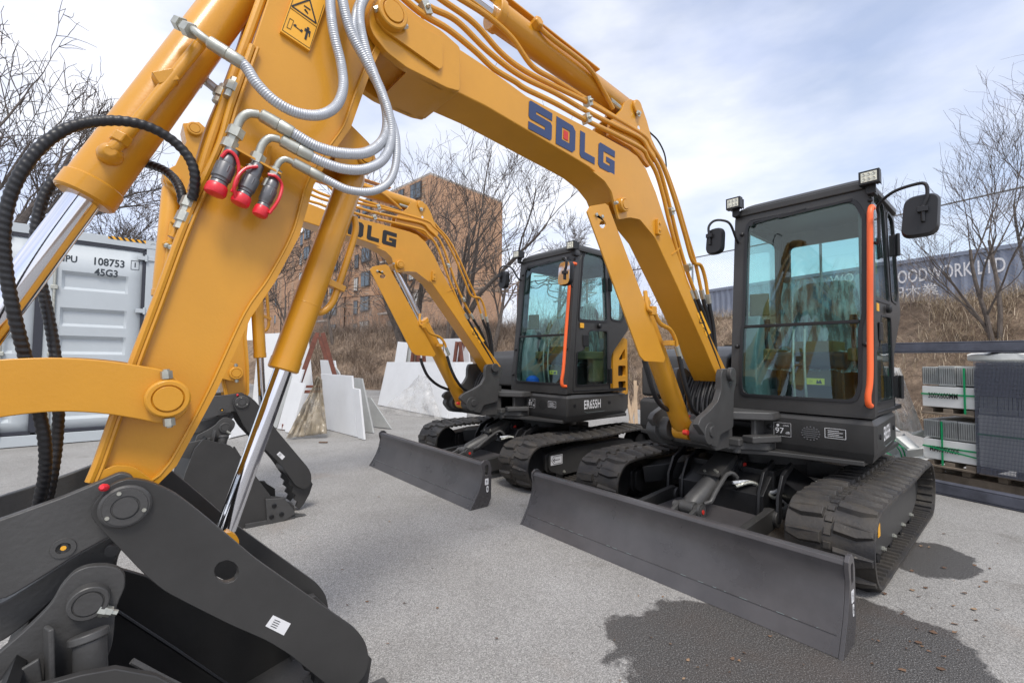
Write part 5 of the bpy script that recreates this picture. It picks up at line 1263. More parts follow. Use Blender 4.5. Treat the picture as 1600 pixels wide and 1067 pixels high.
# second, lower block further left
cE = atY(452, 520, 95); cG = atY(404, 520, 104)
E_ = Vector((cE.x, 95)); G_ = Vector((cG.x, 104)); H2 = EYE.z+dirw(430, 402).z*98
b2_ = empty('apartment_building', (E_.x, E_.y, 0)); tag(b2_, 'small far brick apartment block seen left of the thumb cylinder', 'building')
K_ = E_+Vector((6, 20)); M_ = G_+Vector((6, 20))
MB().plate([(v.x-E_.x, v.y-E_.y) for v in (E_, K_, M_, G_)], -.5, H2, lambda u, v, w: (u, v, w)).build('wall', BRICK, b2_, smooth=False)
dv = (G_-E_).normalized(); nv = Vector((-dv.y, dv.x)); nv = nv if nv.y < 0 else -nv
for f_ in range(6):
    for s_ in (2.2, 6.0):
        c = dv*s_+nv*.1; a = c-dv*.9; b = c+dv*.9; z0 = f_*H2/6+1
        wf = MB().plate([(a.x, a.y), (b.x, b.y), (b.x-nv.x*.2, b.y-nv.y*.2), (a.x-nv.x*.2, a.y-nv.y*.2)], z0, z0+1.9, lambda u, v, w: (u, v, w)).build('window', WFR, b2_, smooth=False)
        a += dv*.15+nv*.03; b += nv*.03-dv*.15
        MB().plate([(a.x, a.y), (b.x, b.y), (b.x-nv.x*.02, b.y-nv.y*.02), (a.x-nv.x*.02, a.y-nv.y*.02)], z0+.15, z0+1.75, lambda u, v, w: (u, v, w)).build('pane', WGL, wf, smooth=False)

# ---- chain link fence on the crest
GALV = mat('galvanised_steel', (.30, .31, .32), .5, .6); RUSTP = mat('rusty_post', (.13, .07, .045), .8, var=.3, vscale=9)
def fence(pts, hh, step, pm, label, mesh=True, pr=.03):
    e = empty('chain_link_fence', (pts[0][0], pts[0][1], 0)); tag(e, label, 'fence'); o = Vector((pts[0][0], pts[0][1], 0))
    W = MB(); rail = MB()
    for a, b in zip(pts, pts[1:]):
        a = Vector((*a, 0)); b = Vector((*b, 0)); L_ = (b-a).length; n = max(1, round(L_/step)); dv = (b-a)/L_
        za = emb_h(a.x, a.y); zb = emb_h(b.x, b.y)
        rail.cyl(a+Vector((0, 0, za+hh))-o, b+Vector((0, 0, zb+hh))-o, .02, n=8)
        for i in range(n+1):
            p_ = a.lerp(b, i/n); z0 = za+(zb-za)*i/n
            MB().cyl(Vector((p_.x, p_.y, emb_h(p_.x, p_.y)-.3))-o, Vector((p_.x, p_.y, z0+hh+.05))-o, pr, n=10).build('post', pm, e, shift=False)
        if mesh:
            k = 0; d_ = .075
            while k*d_ < L_+hh:
                for s_ in (1, -1):
                    x0, x1 = k*d_-(hh if s_ > 0 else 0), k*d_-(0 if s_ > 0 else hh)
                    t0, t1 = 0, 1
                    def cl(x): return (x-x0)/(x1-x0)
                    if min(x0, x1) < 0: 
                        if x0 < 0: t0 = cl(0)
                        else: t1 = cl(0)
                    if max(x0, x1) > L_:
                        if x1 > L_: t1 = cl(L_)
                        else: t0 = cl(L_)
                    if t1 > t0:
                        q = []
                        for tt in (t0, t1):
                            x = x0+(x1-x0)*tt; pp = a+dv*x; zz = za+(zb-za)*x/L_; q.append(Vector((pp.x, pp.y, zz+.02+hh*tt))-o)
                        W.tube(q, .0017, 3, smooth=False)
                k += 1
    rail.build('rail', pm, e, shift=False)
    if mesh: W.build('wire_mesh', GALV, e, shift=False, fix=False, smooth=False)
    return e
fence([(12.0, 4.6), (9.75, 8.35), (7.9, 11.4), (5.9, 14.6)], 2.02, 3.0, GALV, 'galvanised chain link fence on the bank before the blue corrugated container')
fence([(5.5, 15.3), (-2.4, 20.9), (-9, 24), (-15, 29)], 1.9, 3.4, RUSTP, 'rusty chain link fence tangled with vines in front of the brick building', True, .04)
random.seed(77); mb = MB()
for k in range(42):
    tt = random.random(); a = Vector((2.5, 17.2, 0)).lerp(Vector((-9, 24, 0)), tt); z = emb_h(a.x, a.y)+1.9+random.gauss(0, .12)
    P = [a+Vector((0, 0, z))]
    for q in range(9): P.append(P[-1]+Vector((random.gauss(.0, .35), random.gauss(0, .2), random.gauss(-.02, .16))))
    mb.tube(P, .022, 4, step=.12)
tag(mb.build('vines', TWIG, fix=False), 'dark leafless vines hanging over the rusty fence top', 'vines', kind='stuff')

# ---- blue corrugated container with white lettering beyond the fence
BLUEC = mat('blue_grey_container_paint', (.22, .255, .335), .6, var=.15, vscale=2)
n0 = atY(1600, 560, 12.5); f0 = atY(1190, 560, 19.0)
v0 = Vector((n0.x, 12.5)); v1 = Vector((f0.x, 19.0)); dv = (v1-v0).normalized(); bn = Vector((dv.y, -dv.x)); bn = bn if bn.x > 0 else -bn
v0 = v0-dv*2.2; Lc = 12.2; ztop, zbot = 4.62, 2.02
sg_ = empty('shipping_container', (v0.x, v0.y, 0)); tag(sg_, 'blue grey corrugated shipping container with white letters beyond the chain link fence', 'container')
mb = MB(); zig = []
s_ = 0
while s_ < Lc:
    for ds, dp in ((0, 0), (.07, 0), (.14, .05), (.21, .05)):
        p_ = dv*(s_+ds)+bn*dp; zig.append((p_.x, p_.y))
    s_ += .28
bk2 = [tuple(dv*Lc+bn*2.4), tuple(bn*2.4)]
mb.plate(zig+bk2, zbot, ztop, lambda u, v, w: (u, v, w)); mb.build('corrugated_wall', BLUEC, sg_, smooth=False)
mb = MB(); 
for z_ in (ztop-.06, zbot+.06): mb.bar((0, 0, z_), (dv.x*Lc, dv.y*Lc, z_), .06, .12)
mb.build('side_rail', BLUEC, sg_, smooth=False)
def on_cont(px, py):
    d = dirw(px, py); d2 = Vector((d.x, d.y)); # intersect plane through v0 along dv
    n_ = bn; tt = (v0.dot(n_))/(d2.dot(n_)); P = EYE+d*tt; return (Vector((P.x, P.y))-v0).dot(dv), P.z
sL, zL = on_cont(1402, 438); sR, zR = on_cont(1570, 413); zc0 = (zL+zR)/2+.02
# text reads left to right in the picture: from far (large s) to near (small s)
s_mid, tw = (sL+sR)/2, abs(sL-sR)
tfn = lambda sc, zc1: (lambda u, v, w: tuple(Vector((dv.x*(sc-u), dv.y*(sc-u), zc1+v))-Vector((bn.x*.02, bn.y*.02, 0))))
tm_ = text_mb('WOODWORK LTD', 1, lambda u, v, w: (u, v, 0)); us = [v[0] for v in tm_.v]; kx = (tw+.35)/(max(us)-min(us))
text_mb('WOODWORK LTD', .60, tfn(s_mid+.15, zc0), width=kx/.60, bold=.01).build('sign_lettering', WHT, sg_, smooth=False)
s2, z2 = on_cont(1420, 436); text_mb('加田木業', .42, tfn(s2+.1, zc0-.52), bold=.01).build('sign_lettering', WHT, sg_, smooth=False)
s3, z3 = on_cont(1316, 436); text_mb('WO', .42, tfn(s3, z3), bold=.01).build('sign_lettering', WHT, sg_, smooth=False)

# ---- white high cube container at left
WCON = mat('pale_grey_container_paint', (.46, .50, .525), .45, var=.05, vscale=1.5, bump=.03, bscale=8)
GASK = mat('door_gasket', (.03, .033, .045), .6)
ca = R(48.31); cf = Vector((math.sin(ca), math.cos(ca))); cl_ = Vector((-cf.y, cf.x)); CO = cl_*8.53+cf*.48
sc_ = empty('shipping_container', (CO.x, CO.y, 0)); tag(sc_, 'pale grey high cube shipping container with closed end doors numbered 108753', 'container')
Wd, HC = 2.44, 2.9
def cp(s_, dd_, z): v = -cf*s_+cl_*dd_; return (v.x, v.y, z)     # s leftwards along the doors, dd_ into the container
CF = lambda u, v, w: cp(u, w, v)
mb = MB()
for s_ in (0, Wd-.15): mb.plate([(s_, 0), (s_+.15, 0), (s_+.15, HC), (s_, HC)], 0, .16, CF)
mb.plate([(.15, HC-.13), (Wd-.15, HC-.13), (Wd-.15, HC-.01), (.15, HC-.01)], .0, .14, CF); mb.plate([(.15, .01), (Wd-.15, .01), (Wd-.15, .15), (.15, .15)], .0, .14, CF)
mb.build('end_frame', WCON, sc_, bevel=.006)
mb = MB()
for s_ in (-.005, Wd-.165):
    for z_ in (.0, HC-.118): MB().plate([(s_, z_), (s_+.17, z_), (s_+.17, z_+.118), (s_, z_+.118)], -.006, .17, CF, holes=[[(s_+.085+.03*math.cos(a*.7854), z_+.06+.022*math.sin(a*.7854)) for a in range(8)]]).build('corner_casting', WCON, sc_, bevel=.004)
mb = MB()
for side in (0, Wd):
    z = []; q = .17
    sgn = 1 if side == 0 else -1
    while q < 12: 
        for a, b in ((0, .04), (.07, .04), (.11, 0), (.18, 0)): z.append((side+sgn*b, q+a))
        q += .25
    z += [(side+sgn*.06, 12.1), (side+sgn*.06, .17)]
    mb.plate(z, .15, HC-.06, lambda u, v, w: cp(u, v, w))
mb.plate([(.03, .14), (Wd-.03, .14), (Wd-.03, 12.15), (.03, 12.15)], HC-.05, HC-.02, lambda u, v, w: cp(u, v, w))
mb.plate([(0, 12.1), (Wd, 12.1), (Wd, 12.18), (0, 12.18)], 0, HC, lambda u, v, w: cp(u, v, w))
mb.build('side_wall', WCON, sc_, smooth=False)
for k, (s0, s1) in enumerate(((.17, 1.20), (1.24, Wd-.17))):
    # door leaf with recessed horizontal corrugations
    secs = []; z = .18; prof = [(.18, .03)]
    bands = [(.42, .30), (.90, .30), (1.36, .30), (1.80, .30), (2.20, .22)]
    bands = [(.36, .22), (.78, .22), (1.24, .22), (1.62, .22), (2.12, .22)]
    pr_ = [(.18, 0)]
    for zb, hb in bands: pr_ += [(zb-.04, 0), (zb, .045), (zb+hb-.05, .045), (zb+hb-.0, 0)]
    pr_ += [(HC-.16, 0)]
    def sec(s_, rec): return [cp(s_, .03+(w_ if rec else 0), z_) for z_, w_ in pr_]
    m_ = MB()
    m_.loft([sec(s0, 0), sec(s0+.17, 0), sec(s0+.20, 1), sec(s1-.20, 1), sec(s1-.17, 0), sec(s1, 0)], closed=False)
    dr = m_.build('door', WCON, sc_, fix=True)
    dr.modifiers.new('s', 'SOLIDIFY').thickness = .01
    g = MB(); 
    for (a, b) in (((s0, .18), (s1, .18)), ((s0, HC-.155), (s1, HC-.155)), ((s0, .18), (s0, HC-.155)), ((s1, .18), (s1, HC-.155))):
        g.bar(cp(a[0], .018, a[1]), cp(b[0], .018, b[1]), .02, .045, (cf.x, cf.y, 0) if a[0] == b[0] else (0, 0, 1))
    g.build('door_gasket', GASK, dr, bevel=.002)
    for rx in ((.92,) if k == 0 else (.3, .8)):
        sx = s0+rx
        rb = MB().cyl(cp(sx, .0, .12), cp(sx, .0, HC-.1), .016, n=12)
        lb0 = rb.build('lock_rod', ZINC, dr)
        q = MB()
        for z_ in (.16, .24, 1.2, 1.6, 2.1, HC-.14): q.box(cp(sx, -.003, z_), (.07, .04, .05), Matrix.Rotation(-ca+math.pi/2, 3, 'Z'))
        q.build('rod_bracket', ZINC, lb0, bevel=.005)
    for z_ in (.30, 1.0, 1.85, HC-.27):
        sx = s0-.02 if k == 0 else s1+.02
        MB().bar(cp(sx-.10, -.005, z_), cp(sx+.10, -.005, z_), .03, .06).cyl(cp(sx, -.02, z_-.05), cp(sx, -.02, z_+.05), .018, n=10).build('hinge', WCON, dr, bevel=.004)
PRN = mat('dark_print', (.03, .04, .05), .6)
tf = lambda s_, z_: (lambda u, v, w: cp(s_-u, .018, z_+v))
text_mb('MMPU', .125, tf(1.02, 2.50), bold=.025, width=.8).build('number_print', PRN, sc_, smooth=False)
text_mb('108753', .145, tf(.56, 2.505), bold=.025, width=.80).build('number_print', PRN, sc_, smooth=False)
text_mb('1', .10, tf(.275, 2.515), bold=.012).build('number_print', PRN, sc_, smooth=False)
text_mb('45G3', .14, tf(.58, 2.355), bold=.025, width=.8).build('number_print', PRN, sc_, smooth=False)
mb = MB()
for a, b in (((.23, 2.45), (.32, 2.45)), ((.32, 2.45), (.32, 2.58)), ((.32, 2.58), (.23, 2.58)), ((.23, 2.58), (.23, 2.45))): mb.bar(cp(a[0], .018, a[1]), cp(b[0], .018, b[1]), .006, .002, (cl_.x, cl_.y, 0))
mb.build('number_box', PRN, sc_, smooth=False)
hl0 = MB().plate([(.26, 1.92), (.36, 1.92), (.36, 2.06), (.26, 2.06)], .024, .028, CF).build('height_label', LEMON, sc_)
hb_ = MB()
for a, b in (((.26, 1.92), (.36, 1.92)), ((.36, 1.92), (.36, 2.06)), ((.36, 2.06), (.26, 2.06)), ((.26, 2.06), (.26, 1.92))): hb_.bar(cp(a[0], .022, a[1]), cp(b[0], .022, b[1]), .008, .002, (cl_.x, cl_.y, 0))
hb_.build('label_border', BLKD, hl0)
text_mb('2.9m', .042, lambda u, v, w: cp(.31-u, .0225, 2.02+v), bold=.01).build('label_print', BLKD, hl0, smooth=False)
text_mb('9\'6"', .042, lambda u, v, w: cp(.31-u, .0225, 1.96+v), bold=.01).build('label_print', BLKD, hl0, smooth=False)
hz = MB().plate([(.16, HC-.05), (.58, HC-.05), (.58, HC-.008), (.16, HC-.008)], -.002, 0, CF).build('hazard_stripe', LEMON, sc_)
mb = MB()
for k in range(6): s_ = .17+k*.07; mb.plate([(s_, HC-.05), (s_+.033, HC-.05), (s_+.065, HC-.008), (s_+.032, HC-.008)], -.004, -.002, CF)
mb.build('black_stripes', BLKD, hz, smooth=False)

# ---- stone slabs on steel A frames
MARB = mat('white_stone', (.70, .71, .72), .42, var=.04, vscale=3)
MARG = mat('grey_stone_edge', (.42, .43, .42), .6, var=.1, vscale=6)
RUST = mat('rust_brown_steel', (.16, .055, .035), .65, var=.3, vscale=10)
def slab(pL, pR, hgt, lean, th, label, side=0, m_=MARB, dz=0, skew=0, name='stone_slab'):
    """bottom edge between two ground pixels, leaning away from the camera by lean degrees"""
    a = ground(*pL); b = ground(*pR); ax = (b-a); w = ax.length; ax.normalize()
    nrm = Vector((-ax.y, ax.x, 0)); nrm = nrm if nrm.y > 0 else -nrm
    up = (Vector((0, 0, 1))*math.cos(R(lean))+nrm*math.sin(R(lean))); bk3 = nrm*math.cos(R(lean))-Vector((0, 0, 1))*math.sin(R(lean))
    pl = [(0, 0), (w, 0), (w-skew*.5, hgt*(1-.012)), (skew, hgt)]
    mb = MB(); mb.plate(pl, 0, th, lambda u, v, k: tuple(ax*u+up*v+bk3*k))
    o = mb.build(name, m_, None, bevel=.003)
    o.location = (a.x, a.y, th*math.sin(R(lean))+.01+dz); tag(o, label, 'slab', 'stone slabs leaning on the racks'); return o
def aframe(px, py, hgt, half, yaw, length, label):
    g0 = ground(px, py); e = empty('slab_rack', g0, yaw); tag(e, label, 'rack', 'rust brown slab racks')
    for y_ in (0, length):
        for s_ in (1, -1):
            MB().bar((s_*half, y_, .05), (s_*.04, y_, hgt), .07, .07).build('leg', RUST, e, bevel=.004)
        MB().bar((-half*.62, y_, hgt*.38), (half*.62, y_, hgt*.38), .05, .05).build('crossbar', RUST, e, bevel=.004)
    for s_ in (1, -1): MB().bar((s_*half, -.1, .05), (s_*half, length+.1, .05), .08, .10).build('base_rail', RUST, e, bevel=.004)
    return e
def slabq(bl, br, tr, tl, label, m_=MARB, th=.03, dy=.16, yoff=0):
    """slab measured by its four corners: the foot stands on the ground, the top leans dy metres further back"""
    A_, B_ = ground(*bl), ground(*br); D_, C_ = atY(tl[0], tl[1], A_.y+dy), atY(tr[0], tr[1], B_.y+dy)
    nrm = (B_-A_).cross(D_-A_).normalized(); nrm = nrm if nrm.y > 0 else -nrm
    V = [q-A_ for q in (A_, B_, C_, D_)]; mb = MB(); mb.add(V+[v+nrm*th for v in V], [(0, 1, 2, 3), (7, 6, 5, 4), (0, 4, 5, 1), (1, 5, 6, 2), (2, 6, 7, 3), (3, 7, 4, 0)])
    o = mb.build('stone_slab', m_, None, bevel=.003); o.location = (A_.x, A_.y, .008+max(0, -nrm.z*th)); tag(o, label, 'slab', 'stone slabs leaning on the racks'); return o
aframe(496, 668, 1.62, .50, R(25), 1.5, 'rust brown slab rack with white slabs leaning on both sides, left of the bank opening')
slabq((510, 671), (557.4, 683.5), (549.5, 588), (501, 584.5), 'large white slab on the right side of the left rack')
slabq((559, 685), (568.6, 688), (560.8, 609), (550.8, 607), 'narrow white slab at the right edge of the large white slab')
slabq((566, 675), (583, 677.5), (565, 592), (551.8, 591), 'greyish slab leaning behind the narrow white slab', MARG, dy=.2)
slabq((584, 668), (611, 671), (578.8, 623), (572, 621), 'small grey slab lying low at the right end of the left rack', MARG, dy=.3)
slabq((508, 658), (538, 662), (522.5, 564), (500, 563), 'upright white slab standing behind the large white slab on the left rack')
slabq((536, 662), (548, 664), (529.5, 583), (522, 572), 'thin white slab edge between the two largest slabs of the left rack', MARG)
slabq((445, 675.6), (455, 678), (476.5, 600), (458, 597), 'white slab just left of the rack legs with a snapped corner')
slabq((433, 671), (446, 673), (474, 578.5), (460, 578), 'white slab second left of the rack legs', MARB)
slabq((421, 668), (432, 670), (458, 589), (447, 588), 'grey slab third left of the rack legs', MARG)
slabq((404, 661), (424, 668), (448, 612), (431, 600), 'short white slab at the left end of the left rack')
slabq((392, 652), (436, 652), (440, 521), (404, 523), 'tall white slab standing behind the thumb cylinder rod', dy=.3)
slabq((448, 648), (492, 650), (481, 529.5), (462, 529), 'tall white slab directly behind the left rack frame', dy=.3)
slabq((360, 686), (394, 678), (374, 650), (360, 652), 'low white slab leaning beside the further bucket')
aframe(648, 635, 1.62, .24, R(-20), .25, 'rust brown slab rack behind the boom cylinder of the further excavator')
aframe(715, 638, 1.62, .24, R(-20), .25, 'rust brown slab rack nearly hidden by the further excavator cab')
slabq((590, 633.5), (698, 655), (712, 567), (604.6, 566.6), 'wide white slab at the front of the right rack under a plastic sheet', th=.04, dy=.35)
slabq((699.5, 655), (726, 659), (737, 567), (713.5, 567), 'white slab right of the wide white slab, half hidden by the boom cylinder', th=.04, dy=.35)
slabq((606, 631), (624, 633), (637, 536), (621.5, 534.5), 'tall narrow white slab at the left end of the right rack', dy=.4)
slabq((625, 632), (633, 633), (643.5, 537), (638.5, 536), 'thin white slab edge beside the tall narrow slab', MARG, dy=.4)
slabq((650, 629), (694, 634), (690, 529), (654, 533), 'tall white slab behind the wide white slab on the right rack', dy=.4)
slabq((696, 635), (742, 640), (730, 529), (693, 530), 'tall white slab at the right end of the right rack, behind the further boom', dy=.4)
# sheets of plastic
def drape(a, b, c, d, seed, amp, m_, label, name, nu=26, nv=30):
    a, b, c, d = [Vector(q) for q in (a, b, c, d)]; mb = MB(); vs = []
    nm = (b-a).cross(d-a).normalized()
    for i in range(nu):
        for j in range(nv):
            u, v = i/(nu-1), j/(nv-1); p_ = a.lerp(b, u).lerp(d.lerp(c, u), v)
            q = noise.noise(Vector((u*7+seed, v*2.2, 0)))*amp+noise.noise(Vector((u*17, v*9+seed, 3)))*amp*.4
            p_ = p_+nm*q; p_.z = max(p_.z, .01); vs.append(p_)
    o0 = Vector((a.x, a.y, 0)); mb.add([v-o0 for v in vs], [(i*nv+j, i*nv+j+1, (i+1)*nv+j+1, (i+1)*nv+j) for i in range(nu-1) for j in range(nv-1)])
    o = mb.build(name, m_); o.location = o0; tag(o, label, 'plastic sheet'); o.modifiers.new('s', 'SOLIDIFY').thickness = .002; return o
TARP = film('dirty_translucent_film', (.40, .34, .25), .45, .95, 5)
def gp3(px, py, Y): return atY(px, py, Y)
drape(gp3(447, 685, 6.55), gp3(511, 677, 6.7), gp3(503, 592, 6.95), gp3(496, 588, 6.9), 2, .13, TARP, 'dirty yellowish plastic film hanging from the left slab rack to the ground', 'plastic_film')
drape(gp3(592, 646, 9.6), gp3(690, 655, 9.0), gp3(668, 588, 9.25), gp3(655, 586, 9.35), 5, .10, SHEET, 'clear crumpled plastic sheet over the wide white slab', 'plastic_sheet')

# ---- tile pallets at right
TILE = mat('white_carton', (.74, .74, .71), .6, var=.06, vscale=6); TILEG = mat('grey_tile_edges', (.46, .47, .45), .5, var=.15, vscale=10)
STRAPG = mat('green_strap', (.01, .30, .11), .4); WOOD = mat('pallet_wood', (.20, .16, .12), .85, var=.3, vscale=8); STEELB = mat('blue_grey_steel', (.085, .09, .115), .45, var=.35, vscale=5)
tn = Vector((ground(1600, 797).x, ground(1600, 797).y)); tf_ = Vector((ground(1462, 768).x, ground(1462, 768).y))
td = (tn-tf_).normalized(); tb_ = Vector((-td.y, td.x)); tb_ = tb_ if tb_.x > 0 else -tb_       # td runs towards the camera, tb_ away from it
T0 = tf_+tb_*.16-td*.13
def tp3(s_, d_, z): v = T0+td*s_+tb_*d_; return Vector((v.x, v.y, z))
ang_t = math.atan2(td.y, td.x); RT = Matrix.Rotation(ang_t, 3, 'Z')
def crate(s0, s1, z0, z1, label, txt, flip, seed):
    random.seed(seed); mid = tp3((s0+s1)/2, .40, z0); e = empty('tile_pallet', mid, ang_t); tag(e, label, 'pallet', 'stacked tile pallets')
    W_ = s1-s0; D_ = .78; Hh = z1-z0
    c = MB(); rows = 2; rh = (Hh-.07)/2
    c.box((0, 0, .07+rh/2), (W_, D_, rh-.004)); cr = c.build('carton', TILE, e, bevel=.006)
    c = MB(); n = max(3, int(W_/.12))
    for i in range(n): 
        x = -W_/2+W_*(i+.5)/n; c.box((x, random.uniform(-.006, .006), .07+rh*1.5+.0), (W_/n-.005, D_-.01, rh-random.uniform(.01, .03)))
    c.build('tile_stack', TILEG, e, bevel=.003)
    ln = MB()
    ys_ = -D_/2 if (RT @ Vector((0, -1, 0))).dot(Vector((tb_.x, tb_.y, 0))) < 0 else D_/2; sg2 = -1 if ys_ < 0 else 1
    for i in range(24 if W_ > .3 else 8): x = -W_/2+W_*(i+.5)/(24 if W_ > .3 else 8); ln.box((x, ys_+sg2*.003, .07+rh*1.5), (.0012, .006, rh*.75))
    ln.build('tile_edges', BLACK, e)
    w = MB(); 
    for x in (-W_/2+.04, 0, W_/2-.04): w.box((x, 0, .035), (.07, D_, .05))
    w.box((0, ys_*.98, .012), (W_, .06, .018)); w.build('pallet_base', WOOD, e, bevel=.003)
    s = MB(); zz = .07+rh*.62; s.box((0, ys_+sg2*.007, zz), (W_+.01, .006, .014)); s.box((-W_/2-.003, 0, zz), (.005, D_, .014)); s.box((-W_*.12 if flip else W_*.33, ys_+sg2*.009, Hh*.5), (.014, .005, Hh*.9))
    if flip: s.box((0, ys_+sg2*.011, .07+rh*.5), (W_+.01, .004, .012), Matrix.Rotation(.14, 3, 'Y'))
    s.build('strap', STRAPG, e)
    face = 1 if (RT @ Vector((1, 0, 0))).dot(Vector((1, 0, 0))) > 0 else -1
    for k, tx in enumerate(txt):
        sgx = (1 if sg2 < 0 else -1)
        f2 = -1 if flip else 1
        text_mb(tx, .072, lambda u, v, w: (sgx*f2*u-.03*sgx, ys_+sg2*.0125, .07+rh*.55+v*f2), bold=.012, width=.58).build('size_print', BLKD, e, smooth=False)
    return e
crate(-.02, .36, .20, .66, 'lower white tile pallet with its size printed upside down, green straps crossing', ['300X600MM'], True, 1)
crate(-.02, .36, .70, 1.17, 'upper white tile pallet printed with its size above the upside down one', ['300X600MM'], False, 2)
e = crate(.38, 1.0, .20, 1.20, 'tile pallet wrapped in dark blue netting at the right edge of the photo', [], False, 3)
mb = MB(); o0 = Vector(e.location)
ys2 = -.41
rr_ = Matrix.Rotation(-ang_t, 3, 'Z')
front = -1 if (RT @ Vector((0, -1, 0))).dot(Vector((tb_.x, tb_.y, 0))) < 0 else 1
NETM = mat('blue_netting', (.10, .11, .145), .7)
for i in range(78): x = -.32+.64*i/77; mb.box((x, front*.415, .51), (.0035, .003, 1.0))
for j in range(30): mb.box((0, front*.4165, .03+j*.034), (.64, .002, .003))
mb.build('netting', NETM, e)
MB().box((0, front*.407, .85), (.62, .004, .30)).build('dark_film', NET, e)
# pale bag on top of the stack and hanging wrap
random.seed(5); mb = MB(); secs = []
for i in range(9):
    s_ = .22+.09*i; r1 = .075*math.sin(math.pi*(i+.6)/10)**.5
    secs.append([tuple(tp3(s_, .35+r1*2.6*math.cos(a*.7)+random.uniform(-.02, .02), 1.25+r1*math.sin(a*.7)+random.uniform(-.01, .01))) for a in range(9)])
o = MB().loft(secs).build('white_sack', TILE); tag(o, 'pale crumpled sack lying on the netted tile pallet', 'sack')
bdr = tp3(-.02, .2, 0)
WRAP2 = film('torn_wrap', (.62, .63, .62), .10, .75, 5, (1, 1, .4))
drape(tp3(-.52, .1, .60), tp3(-.10, .25, .42), tp3(-.30, .25, 1.14), tp3(-.50, .15, 1.16), 9, .12, WRAP2, 'clear torn plastic wrap hanging beside the tile pallets next to the cab', 'plastic_wrap')
mb = MB(); random.seed(15)
def slb(k): return tp3(random.uniform(-.75, -.02), random.uniform(-.1, .55), 0)
for k in range(16):
    c = slb(k); z = random.uniform(.12, .58)*(1 if k % 2 else .7)
    sz = (random.uniform(.10, .24), random.uniform(.08, .2), random.uniform(.015, .06))
    o = MB().box((0, 0, 0), sz).build('broken_tile' if k % 3 else 'torn_carton', TILE if k % 3 else TILEG, None, bevel=.004)
    o.location = (c.x, c.y, z); o.rotation_euler = (random.uniform(-.7, .7), random.uniform(-.7, .7), random.uniform(0, 3))
    tag(o, ('white broken tile piece in the heap between cab and pallets' if k % 3 else 'torn grey carton in the heap between cab and pallets'), 'tile' if k % 3 else 'carton', 'broken tiles heaped beside the pallets' if k % 3 else 'torn cartons in the heap')
rb = MB()
nx_, ny_ = 14, 12
vs = [tp3(-.95+1.0*i/(nx_-1), -.15+.95*j/(ny_-1), .02+.42*math.sin(math.pi*i/(nx_-1))*math.sin(math.pi*j/(ny_-1))*(.8+.5*noise.noise(Vector((i*.7, j*.7, 0))))) for i in range(nx_) for j in range(ny_)]
rb.add(vs, [(i*ny_+j, i*ny_+j+1, (i+1)*ny_+j+1, (i+1)*ny_+j) for i in range(nx_-1) for j in range(ny_-1)])
tag(rb.build('rubble_heap', MARG), 'heap of grey rubble under the broken tiles behind the near track', 'rubble', kind='stuff')
mb = MB()
for k in range(5):
    a = tp3(random.uniform(-.6, -.1), -.05, random.uniform(.25, .6)); mb.tube([a, a+Vector((.12, -.05, -.1)), a+Vector((.22, .0, -.3)), a+Vector((.3, .05, -.42))], .007, 4)
tag(mb.build('loose_strap', STRAPG), 'loose green strapping tangled over the rubble heap', 'strap')
# beams
def beam(a, b, hh, label, name='steel_beam'):
    a = Vector(a); b = Vector(b); mb = MB(); o0 = a.copy(); L_ = b-a; wv = Vector((tb_.x, tb_.y, 0))
    mb.bar((0, 0, hh/2-.006), L_+Vector((0, 0, hh/2-.006)), .10, .012); mb.bar((0, 0, -hh/2+.006), L_+Vector((0, 0, -hh/2+.006)), .10, .012); mb.bar((0, 0, 0), L_, .012, hh-.024)
    mb.bar(wv*(-.046)+Vector((0, 0, 0)), L_+wv*(-.046), .012, hh-.03)
    o = mb.build(name, STEELB, None, bevel=.003); o.location = o0; tag(o, label, 'beam'); return o
bl0 = atY(1330, 534, 5.0); br0 = atY(1720, 531.5, 3.6)
beam((bl0.x, bl0.y, 1.345), (br0.x, br0.y, 1.345), .105, 'long blue grey steel beam running level above the tile pallets')
g1 = ground(1440, 765); g2 = g1+Vector((td.x, td.y, 0))*1.6
beam(Vector((g1.x, g1.y, .06))-Vector((td.x, td.y, 0))*.6, Vector((g2.x, g2.y, .06)), .11, 'blue grey steel beam lying on the ground under the tile pallets')
mb = MB()
for d_ in (.12, .5):
    a = tp3(-.4, d_, .09); b = tp3(1.3, d_, .09); c = MB().bar((0, 0, 0), b-a, .1, .10).build('timber_bearer', WOOD, None, bevel=.005); c.location = a
    tag(c, 'weathered timber bearer under the front of the tile pallets' if d_ < .3 else 'weathered timber bearer under the back of the tile pallets', 'timber')
for d_ in (.12, .5):
    for s_ in (.05, .26, .5, .8):
        c = MB().box((0, 0, 0), (.06, .08, .055), RT).build('wood_block', WOOD, None, bevel=.004); c.location = tp3(s_, d_, .168)
        tag(c, 'small wooden block between timber bearer and tile pallet', 'block', 'wooden blocks under the tile pallets')
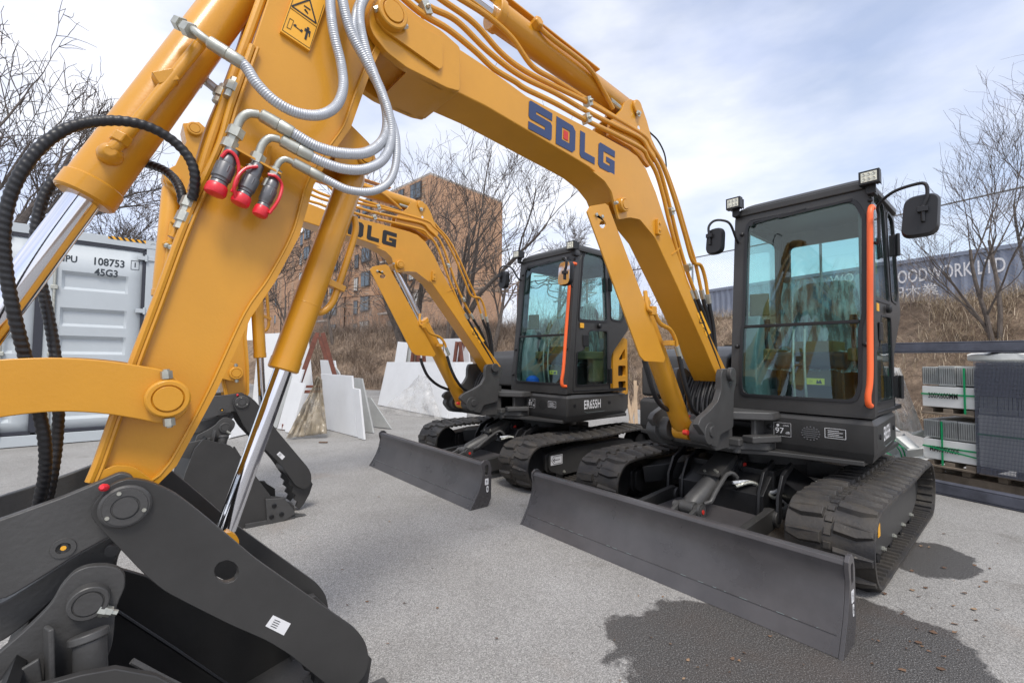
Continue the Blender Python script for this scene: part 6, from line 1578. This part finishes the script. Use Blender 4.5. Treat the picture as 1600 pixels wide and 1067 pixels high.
# post carrying the high beam, outside the picture's right edge
pb_ = MB().box((0, 0, .645), (.1, .1, 1.29)).build('steel_post', STEELB, None, bevel=.004); pb_.location = (br0.x-.05, br0.y, 0); tag(pb_, 'steel post carrying the right end of the long beam', 'post')
pb2 = MB().box((0, 0, .645), (.1, .1, 1.29)).build('steel_post', STEELB, None, bevel=.004); pb2.location = (bl0.x+.05, bl0.y, 0); tag(pb2, 'steel post carrying the far end of the long beam behind the cab', 'post')
# timber offcuts behind the further machine
for k, (px, py, l) in enumerate(((988, 640, .9), (994, 640, .8), (984, 642, .7))):
    g_ = atY(px, 640, 8.2); o = MB().bar((0, 0, 0), (.15*k-.1, .25, l), .06, .03).build('timber_offcut', mat('pale_timber', (.45, .33, .22), .8, var=.2), None, bevel=.003)
    o.location = (g_.x, g_.y, 0.02); tag(o, 'pale timber offcut propped upright between the two excavators', 'timber', 'timber offcuts between the excavators')
# fallen leaves and chips
LEAF = grassmat('dead_leaf', [(0, (.09, .05, .03)), (.6, (.16, .09, .05)), (1, (.3, .2, .12))])
random.seed(99); mb = MB()
for k in range(95):
    if k < 40: px, py = random.uniform(1380, 1560), random.uniform(830, 1060)
    elif k < 70: px, py = random.uniform(950, 1500), random.uniform(930, 1066)
    else: px, py = random.uniform(420, 820), random.uniform(700, 1060)
    g_ = ground(px, py); s_ = random.uniform(.003, .010)*(1.2 if k < 40 else .8); P = []
    for i in range(6): a = i/6*6.283; r_ = s_*random.uniform(.5, 1.2); P.append((g_.x+math.cos(a)*r_*1.5, g_.y+math.sin(a)*r_, .003+random.uniform(0, .007)))
    mb.add(P, [(0, 1, 2, 3, 4, 5)])
tag(mb.build('dead_leaves', LEAF, fix=False, smooth=False), 'dead leaves and crumbs scattered over the asphalt', 'leaves', kind='stuff')
for k, (px, py) in enumerate(((1478, 694), (505, 692))):
    g_ = ground(px, py); o = MB().box((0, 0, 0), (.12, .03, .012)).build('wood_chip', LEAF, None, bevel=.002) if k else None
    if o: o.location = (g_.x, g_.y, .012); tag(o, 'splintered brown wood chip on the ground before the left rack', 'wood chip')
# clean helper properties
for o in bpy.data.objects:
    if '_o' in o: del o['_o']
